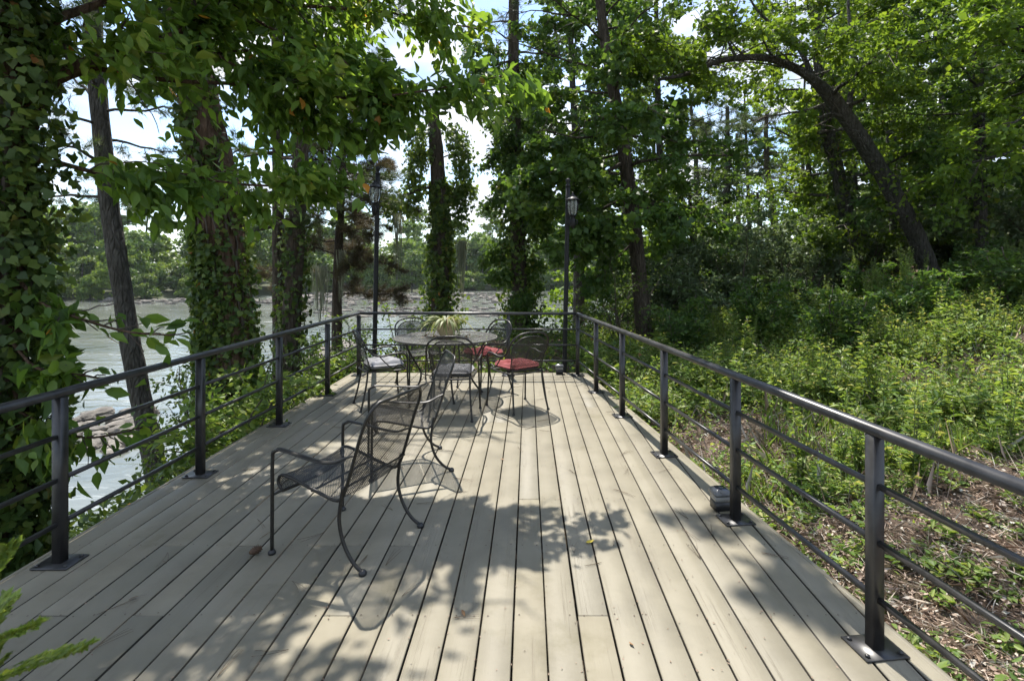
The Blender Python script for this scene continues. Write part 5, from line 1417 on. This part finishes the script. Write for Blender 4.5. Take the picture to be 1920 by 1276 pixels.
# rubble between the bigger rocks of the ledge, beyond counting
rgp = np.random.default_rng(19); rub = Geo()
rv = np.array([(v.co.x, v.co.y, v.co.z) for v in rocks[0].vertices])
import bmesh
bm = bmesh.new(); bmesh.ops.create_icosphere(bm, subdivisions=1, radius=1.0)
iv = np.array([tuple(v.co) for v in bm.verts]); itf = np.array([[v.index for v in f.verts] for f in bm.faces]); bm.free()
for q in range(620):
    px = rgp.uniform(190, 560) if rgp.random() < 0.2 else rgp.uniform(560, 965)
    py = (550+abs(rgp.normal())*10 if rgp.random() < 0.75 else rgp.choice([580, 588])+rgp.normal()*2.5) if px > 560 else 563+abs(rgp.normal())*4
    x, y = water_pt(px, py); s_ = rgp.uniform(0.2, 0.7)
    rub.add(iv*(1+0.22*rgp.normal(size=(len(iv),1)))*[s_*1.5, s_*1.2, s_*0.6]+[x, y, RIVER_Z+s_*0.1], [itf])
o = rub.obj("rubble", M['rock']); tag(o, "broken rubble between the larger rocks of the rapids", "rubble", kind="stuff")
ORD = "first second third fourth fifth sixth seventh eighth ninth tenth eleventh twelfth thirteenth fourteenth fifteenth sixteenth seventeenth eighteenth nineteenth twentieth".split()
def number_group(group):
    os_ = [o for o in COL.objects if o.get("group") == group and o.parent is None]
    os_.sort(key=lambda o: o.location.x/max(0.5, o.location.y))
    for o, w_ in zip(os_, ORD): o["label"] = o["label"] + ", " + w_ + " from the left"
for gname in ("understory shrubs along the wood", "shrubs on the bank below the deck", "thin shrubs behind the far railing", "dark shrubs on the steep bank", "shrubs among the slope weeds", "trees filling the wood"): number_group(gname)
# ------------------------------------------------------------------ slope plants
GRP = "weeds on the mulched slope"
def plant_proto(name, label, seed, build, group):
    r = empty(name); tag(r, label, "plant", group); rgp = np.random.default_rng(seed)
    st, lf, mat = build(rgp)
    if st.n: st.obj("stem", M['stem'], r)
    lf.obj("leaves", M[mat], r, rnd=True)
    return r
def tall_weed(h, feathery):
    def f(rgp):
        st, lf = Geo(), Geo()
        for k in range(int(rgp.integers(3, 6))):
            hh = h*rgp.uniform(0.65, 1.1); a = rgp.random()*6.28; ln = rgp.uniform(0.02, 0.16)
            P = smooth([(rgp.normal()*0.06, rgp.normal()*0.06, -0.05),(math.cos(a)*ln*hh*0.4, math.sin(a)*ln*hh*0.4, hh*0.5),(math.cos(a)*ln*hh, math.sin(a)*ln*hh, hh)], 12)
            st.tube(P, np.linspace(0.006, 0.0018, 12), 4)
            n = int((190 if feathery else 70)*hh)
            t = rgp.uniform(0.12, 1, n); i = np.minimum((t*11).astype(int), 10); fr = (t*11-i)[:,None]
            C = P[i]*(1-fr)+P[i+1]*fr; az = np.arange(n)*2.4+rgp.normal(size=n)*0.3
            D = np.stack([np.cos(az), np.sin(az), (0.7 if feathery else 0.25)+rgp.normal(size=n)*0.25], -1)
            L = (0.09 if feathery else 0.115)*hh**0.4*(1.15-0.75*t)*rgp.uniform(0.7, 1.3, n)
            N = np.tile([0,0,1.0], (n,1))+rgp.normal(size=(n,3))*0.3
            lf.merge(leaves(C, D, N, L, L*(0.07 if feathery else 0.20)+0.002, T_BLADE if feathery else T_STRAP, rgp))
        return st, lf, ('feather' if feathery else 'weed')
    return f
def leafy_weed(h, size, tmpl=T_LEAF, ratio=0.5, dens=46, mat='weed'):
    def f(rgp):
        st, lf = Geo(), Geo()
        for k in range(int(rgp.integers(5, 10))):
            a = rgp.random()*6.28; e = rgp.uniform(0.6, 1.4); hh = h*rgp.uniform(0.6, 1.1)
            d = np.array([math.cos(a)*math.cos(e), math.sin(a)*math.cos(e), math.sin(e)])
            P = limb_path(rgp, np.array([rgp.normal()*0.04, rgp.normal()*0.04, -0.04]), d, hh, 0, 0.12, 0.2, 8)
            st.tube(P, np.linspace(0.005, 0.002, 8), 4)
            n = max(8, int(dens*hh)); t = rgp.uniform(0.25, 1, n); i = np.minimum((t*7).astype(int), 6); fr = (t*7-i)[:,None]
            C = P[i]*(1-fr)+P[i+1]*fr; az = np.arange(n)*2.4+rgp.normal(size=n)*0.5
            D = np.stack([np.cos(az), np.sin(az), 0.15+rgp.normal(size=n)*0.3], -1)
            N = np.tile([0,0,1.0], (n,1))+rgp.normal(size=(n,3))*0.4; L = size*rgp.uniform(0.6, 1.3, n)*(1.2-0.5*t)
            C = C+nrm(D)*0.02
            lf.merge(leaves(C, D, N, L, L*ratio, tmpl, rgp))
        return st, lf, mat
    return f
PP = [plant_proto("feathery_weed", "tall feathery dog-fennel weed on the far part of the slope", 501, tall_weed(1.25, True), "feathery weeds"),
      plant_proto("feathery_weed", "tall feathery dog-fennel weed on the far part of the slope", 502, tall_weed(0.95, True), "feathery weeds"),
      plant_proto("tall_weed", "tall upright weed with narrow leaves on the slope", 503, tall_weed(0.95, False), "tall narrow-leaved weeds"),
      plant_proto("tall_weed", "tall upright weed with narrow leaves on the slope", 504, tall_weed(0.6, False), "tall narrow-leaved weeds"),
      plant_proto("leafy_weed", "bushy broad-leaved weed on the sunny slope", 505, leafy_weed(0.55, 0.078, ratio=0.40, dens=60), "bushy weeds on the slope"),
      plant_proto("leafy_weed", "bushy broad-leaved weed on the sunny slope", 506, leafy_weed(0.40, 0.06, ratio=0.34, dens=85), "bushy weeds on the slope"),
      plant_proto("seedling", "small low seedling growing in the mulch", 507, leafy_weed(0.16, 0.055, dens=90), "seedlings in the mulch"),
      plant_proto("pokeweed", "large-leaved young plant beside the right railing", 508, leafy_weed(1.05, 0.17, ratio=0.45, dens=22), "large-leaved plants by the right railing")]
first = [True]*len(PP)
def put(k, x, y, s, z=None):
    o = PP[k] if first[k] else copy_tree(PP[k]); first[k] = False
    o.location = (x, y, gz(x, y) if z is None else z); o.scale = (s, s, s); o.rotation_euler = (0, 0, rg.random()*6.28)
def edge_x(y): return post_x(y)+EDGE+0.06
def scatter(k, n, ylo, yhi, xlo, xhi, smin, smax, clump=None):
    c = 0; tries = 0
    while c < n and tries < n*60:
        tries += 1
        y = rg.uniform(ylo, yhi); x = rg.uniform(xlo, xhi)
        if y < 8.3 and x < edge_x(y)+0.10: continue
        px = CX+x/y*F
        if px > 2000: continue
        if clump is not None and math.sin(x*1.9+y*1.3)+math.sin(y*2.3-x*0.9+1) < clump: continue
        put(k, x, y, rg.uniform(smin, smax)); c += 1
scatter(0, 14, 9.2, 12.5, 4.2, 10.5, 0.75, 1.15)
scatter(1, 14, 8.0, 11.5, 3.4, 9.5, 0.7, 1.15)
scatter(2, 44, 4.8, 11.0, 3.0, 10.5, 0.75, 1.2)
scatter(3, 50, 3.4, 9.0, 1.9, 8.5, 0.8, 1.2, -0.3)
scatter(4, 150, 4.6, 11.5, 1.2, 11.0, 0.75, 1.35, -0.3)
scatter(5, 120, 3.7, 9.0, 1.2, 8.5, 0.6, 1.15, -0.2)
scatter(6, 70, 1.7, 5.0, 1.6, 5.0, 0.7, 1.3)
for x, y, s in ((1.28,8.5,0.9),(1.75,8.8,1.0),(2.1,7.6,0.55),(1.9,6.4,0.45),(1.9,4.6,0.42),(2.05,4.1,0.36)): put(7, x, y, s)
for x, y, s in ((1.85,2.35,1.5),(2.15,2.3,1.7),(2.35,2.6,1.2),(1.75,2.55,0.9)): put(6, x, y, s)

# low growth covering the slope beyond counting
rgp = np.random.default_rng(31); n = 210000
y = 3.0+11.0*rgp.random(n)**0.8; x = 0.9+rgp.random(n)*11.0
dens = 0.5+0.25*(np.sin(x*1.9+y*1.3)+np.sin(y*2.3-x*0.9+1)) + 0.50*np.clip((y-5.2)/2.0, -1, 1)
k = (rgp.random(n) < dens) & (x > np.where(y < 8.4, post_x(y)+EDGE+0.08, 0.9)) & (CX+x/y*F < 2010)
bare = ((x-6.9)/1.2)**2+((y-7.2)/0.7)**2 < 1
k &= ~bare
x, y = x[k], y[k]; n = len(x); hgt = (0.05+0.30*rgp.random(n)**1.4)*np.clip(0.4+(y-3)/4, 0.4, 1.2)
P = np.stack([x, y, ground_z(x, y)+hgt*rgp.random(n)], -1)
D = rgp.normal(size=(n,3)); D[:,2] = np.abs(D[:,2])*0.5+0.2; N = rgp.normal(size=(n,3))*0.5+[0,0,1]
L = rgp.uniform(0.025, 0.065, n)*(0.8+0.06*y)
o = leaves(P, D, N, L, L*rgp.uniform(0.22, 0.5, n), T_DIAMOND, rgp).obj("undergrowth", M['weed'], None, rnd=True)
tag(o, "low green undergrowth spreading over the slope", "undergrowth", kind="stuff")
# grassy blades
n = 26000; y = 4+8*rgp.random(n); x = 1.2+rgp.random(n)*9; k = (np.sin(x*1.1+y*0.7)+np.sin(y*1.7-x*0.6+2) > -0.2) & (x > np.where(y < 8.4, post_x(y)+EDGE+0.1, 1)); x, y = x[k], y[k]; n = len(x)
P = np.stack([x, y, ground_z(x, y)], -1); D = rgp.normal(size=(n,3))*0.45+[0,0,1]; L = rgp.uniform(0.10, 0.30, n)
o = leaves(P, D, rgp.normal(size=(n,3)), L, 0.006+0.004*rgp.random(n), T_BLADE, rgp).obj("grass", M['feather'], None, rnd=True)
tag(o, "thin grass blades among the weeds on the slope", "grass", kind="stuff")
n = 5200; y = 3.6+8*rgp.random(n); x = 1.4+rgp.random(n)*9; k = (x > np.where(y < 8.4, post_x(y)+EDGE+0.1, 1)); x, y = x[k], y[k]; n = len(x)
P = np.stack([x, y, ground_z(x, y)], -1); D = rgp.normal(size=(n,3))*0.75+[0,0,0.9]; L = rgp.uniform(0.12, 0.42, n)
o = leaves(P, D, rgp.normal(size=(n,3)), L, 0.004+0.002*rgp.random(n), T_BLADE, rgp, 0.4+0.6*rgp.random(n)).obj("dry_stalks", M['litter'], None, rnd=True)
tag(o, "dry tan stalks among the weeds on the slope", "stalks", kind="stuff")
# mulch: shredded bark, dead leaves and pine straw
n = 95000; y = 0.9+9.5*rgp.random(n)**1.5; x = 0.8+rgp.random(n)*(1.2+y*1.0); k = (x > np.where(y < 8.4, post_x(y)+EDGE+0.045, 0.9)); x, y = x[k], y[k]; n = len(x)
P = np.stack([x, y, ground_z(x, y)+0.006+0.03*rgp.random(n)], -1); D = rgp.normal(size=(n,3)); D[:,2] *= 0.22; N = rgp.normal(size=(n,3))*0.35+[0,0,1]
chip = rgp.random(n) < 0.42; L = np.where(chip, rgp.uniform(0.014, 0.040, n), rgp.uniform(0.06, 0.16, n)); Wd = np.where(chip, L*rgp.uniform(0.3, 0.7, n), 0.003+0.002*rgp.random(n))
o = leaves(P, D, N, L, Wd, T_BLADE, rgp).obj("mulch", M['litter'], None, rnd=True)
tag(o, "dry shredded mulch and pine straw covering the slope beside the deck", "mulch", kind="stuff")
# bank growth left of and behind the deck
n = 26000; x = rgp.uniform(-8, 2.4, n); y = rgp.uniform(1.5, 16, n); k = ((x < XL-0.06) | (y > YF+0.1)); x, y = x[k], y[k]; n = len(x)
P = np.stack([x, y, ground_z(x, y)+0.35*rgp.random(n)**1.5], -1); D = rgp.normal(size=(n,3)); N = rgp.normal(size=(n,3))*0.5+[0,0,1]; L = rgp.uniform(0.05, 0.13, n)
o = leaves(P, D, N, L, L*0.6, T_DIAMOND, rgp).obj("bank_undergrowth", M['ivy'], None, rnd=True)
tag(o, "dark leafy ground cover on the bank below the deck", "undergrowth", kind="stuff")

# pokeweed sprays with big leaves pushing up against the left railing
bl = plant_proto("large_leaved_plant", "large-leaved plant on the bank reaching up to the left railing", 521, leafy_weed(1.3, 0.19, ratio=0.5, dens=20, mat='ivy'), "large-leaved plants below the left railing")
for q, (x, y, z, s) in enumerate(((-3.15,3.3,-0.95,0.75),(-3.1,3.9,-1.0,0.75),(-3.0,2.5,-0.85,0.7),(-3.4,4.3,-1.1,0.8))):
    o = bl if q == 0 else copy_tree(bl); o.location = (x, y, min(z, gz(x, y))); s2 = s; o.scale = (s2,)*3; o.rotation_euler = (0,0,q*1.3)

# ------------------------------------------------------------------ potted conifer whose tip shows at the lower left corner
pc = empty("potted_conifer", (-1.185, 0.95, 0)); tag(pc, "soft green conifer frond at the lower left corner, closest to the camera", "conifer")
g = Geo(); g.lathe([(0,0.0),(0.13,0.0),(0.15,0.02),(0.19,0.30),(0.205,0.31),(0.205,0.34),(0.18,0.34),(0.18,0.30)], (0,0,0), 24); g.obj("pot", M['pot'], pc, smooth=True)
g = Geo(); g.lathe([(0.18,0.30),(0,0.31)], (0,0,0), 20); g.obj("soil", M['soil'], pc)
rgp = np.random.default_rng(88); st, lf = Geo(), Geo()
P0 = smooth([(0,0,0.28),(0.01,0,0.5),(0.0,0.02,0.80)], 10); st.tube(P0, np.linspace(0.014, 0.005, 10), 6)
fr = []
for k in range(26):
    z = rgp.uniform(0.38, 0.78); a = rgp.random()*6.28; L = rgp.uniform(0.16, 0.26)*(1.25-0.6*(z-0.38)/0.4)
    fr.append((np.array([0,0,z]), np.array([math.cos(a), math.sin(a), 0.75]), L))
fr += [(np.array([0.05,0.0,0.72]), np.array([0.9,-0.15,0.50]), 0.27), (np.array([0.03,0.0,0.66]), np.array([1.0,0.1,0.42]), 0.29), (np.array([0.04,-0.02,0.60]), np.array([1.0,-0.2,0.30]), 0.27), (np.array([0.02,0.02,0.74]), np.array([0.6,0.3,0.8]), 0.20)]
for p, d, L in fr:
    d = nrm(d); sd = nrm(np.cross(d, [0,0.3,1.0])); m = 12
    main = limb_path(rgp, p, d, L, 0, 0.05, 0.05, m); st.tube(main, np.linspace(0.0035, 0.0012, m), 4)
    for i in range(2, m):
        for s in (1, -1):
            sl_ = 0.55*L*(1.08-i/m); q = limb_path(rgp, main[i], nrm(d*0.9+sd*s*0.75), sl_, 0, 0, 0.05, 5)
            nn_ = 16; t = np.linspace(0.05, 1, nn_); C = np.stack([np.interp(t*4, range(5), q[:,c]) for c in range(3)], -1)
            dd = nrm(q[-1]-q[0]); sgn = np.where(np.arange(nn_) % 2, 1, -1)[:,None]
            lf.merge(leaves(C, dd+sgn*sd*0.7, np.tile(np.cross(dd, sd), (nn_,1)), 0.020, 0.011, T_DIAMOND, rgp))
pc.scale = (1.15, 1.15, 1.15)
st.obj("stem", M['twig'], pc); lf.obj("foliage", M['thuja'], pc, rnd=True)

# ------------------------------------------------------------------ things lying on the deck
def ground_pt(px, py): d = H/(py-CY)*F; return (px-CX)/F*d, d
cx, cy = ground_pt(479, 1040)
pcn = empty("pine_cone", (cx, cy, 0.026), 0.9); tag(pcn, "small dark pine cone beside the front leg of the lounge chair", "pine cone")
g = Geo(); t = np.linspace(0, 1, 9); g.tube(np.c_[-0.032+0.064*t, 0*t, 0*t], 0.018*np.sin(np.pi*np.clip(t*0.85+0.12, 0, 1))+0.001, 10); g.obj("core", M['cone'], pcn, smooth=True)
rgp = np.random.default_rng(4); sc = Geo(); n = 64; t = (np.arange(n)+0.5)/n; a = np.arange(n)*2.39996; R = 0.018*np.sin(np.pi*np.clip(t*0.85+0.12, 0, 1))
O = np.stack([0*a, np.cos(a), np.sin(a)], -1); P = np.c_[-0.03+0.060*t, 0*t, 0*t]+O*R[:,None]*0.8
sc.merge(leaves(P, O+np.array([0.75,0,0]), nrm(np.array([1.0,0,0])-0.6*O), 0.014, 0.014, T_IVY, rgp)); sc.obj("scales", M['cone'], pcn)

x, y = ground_pt(1105, 1019)
o = leaves([[0,0,0]], [[1,0.3,0.15]], [[0.2,0.1,1.0]], 0.05, 0.035, T_LEAF).obj("fallen_leaf", M['yleaf']); o.location = (x-0.02, y, 0.008); tag(o, "small bright yellow fallen leaf on the sunny planks", "leaf")
for (px, py), lab in zip(((239,1127),(872,1157),(1180,1205),(945,862)), ("curled brown leaf on the shaded planks at lower left", "brown leaf scrap on the planks at bottom centre", "dark curled scrap on the planks at bottom right", "tiny brown scrap on the planks behind the dappled shade")):
    x, y = ground_pt(px, py)
    o = leaves([[0,0,0]], [[1,0,0.1]], [[0,0.4,1.0]], 0.045 if px < 900 else 0.03, 0.016, T_LEAF).obj("fallen_leaf", M['bleaf']); o.location = (x, y, 0.007); o.rotation_euler = (0,0,rg.random()*6); tag(o, lab, "leaf")
nm = []
for q in range(6):
    g = Geo(); L = rg.uniform(0.12, 0.2)
    for s in range(int(rg.integers(2, 4))):
        cv = 0.004+rg.normal()*0.004; t = np.linspace(0, 1, 7); sp_ = rg.normal()*0.16
        g.tube(np.c_[L*t*math.cos(sp_), L*t*math.sin(sp_)+cv*4*t*(1-t), 0.0025+0.004*t*(s % 2)], np.linspace(0.0013, 0.0007, 7), 3)
    me = g.mesh("pine_needle"); me.materials.append(M['needle']); nm.append(me)
for q in range(85):
    y = 1.75+5.6*rg.random()**1.3; x = rg.uniform(-2.45, post_x(y)+0.02)
    o = link("pine_needle", nm[q % 6]); o.location = (x, y, 0.0045); o.rotation_euler = (0, 0, rg.random()*6.28); o.scale = (rg.uniform(0.7,1.1),)*3
    tag(o, "dry brown pine needles fallen on the deck planks", "pine needle", "pine needles on the deck")
g = Geo(); n = 1500; y = 1.7+6*rgp.random(n)**1.3; x = rgp.uniform(-2.55, 1.2, n); kk = x < post_x(y)+0.1; x, y = x[kk], y[kk]; n = len(x)
# crumbs gather in the joints between planks
jx = np.round((x-X0)/PITCH)*PITCH+X0+rgp.normal(size=n)*0.010; x = np.where(rgp.random(n) < 0.55, jx, x)
P = np.stack([x, y, np.full(n, 0.0045)], -1); D = rgp.normal(size=(n,3)); D[:,2] *= 0.1; L = rgp.uniform(0.004, 0.016, n)
o = leaves(P, D, rgp.normal(size=(n,3))*0.2+[0,0,1], L, L*0.45, T_BLADE, rgp, rgp.random(n)*0.35).obj("debris", M['litter'], None, rnd=True); tag(o, "specks of leaf and bark debris on the planks", "debris", kind="stuff")

for gname in ("large-leaved plants by the right railing", "large-leaved plants below the left railing"): number_group(gname)

# ------------------------------------------------------------------ the thin summer haze over the river
g = Geo(); g.box((-1480, -590, RIVER_Z-3.0), (1480, 1490, 48.0))
hz = bpy.data.materials.new("summer_haze"); hz.use_nodes = True; hz.node_tree.nodes.clear()
ho = hz.node_tree.nodes.new("ShaderNodeOutputMaterial"); hv = hz.node_tree.nodes.new("ShaderNodeVolumePrincipled")
hv.inputs["Color"].default_value = (0.86, 0.93, 1.0, 1); hv.inputs["Density"].default_value = 0.00010; hv.inputs["Anisotropy"].default_value = 0.25
hz.node_tree.links.new(hv.outputs[0], ho.inputs["Volume"])
haze = g.obj("haze", hz); tag(haze, "thin pale summer haze over the river and far bank", "haze", kind="stuff")
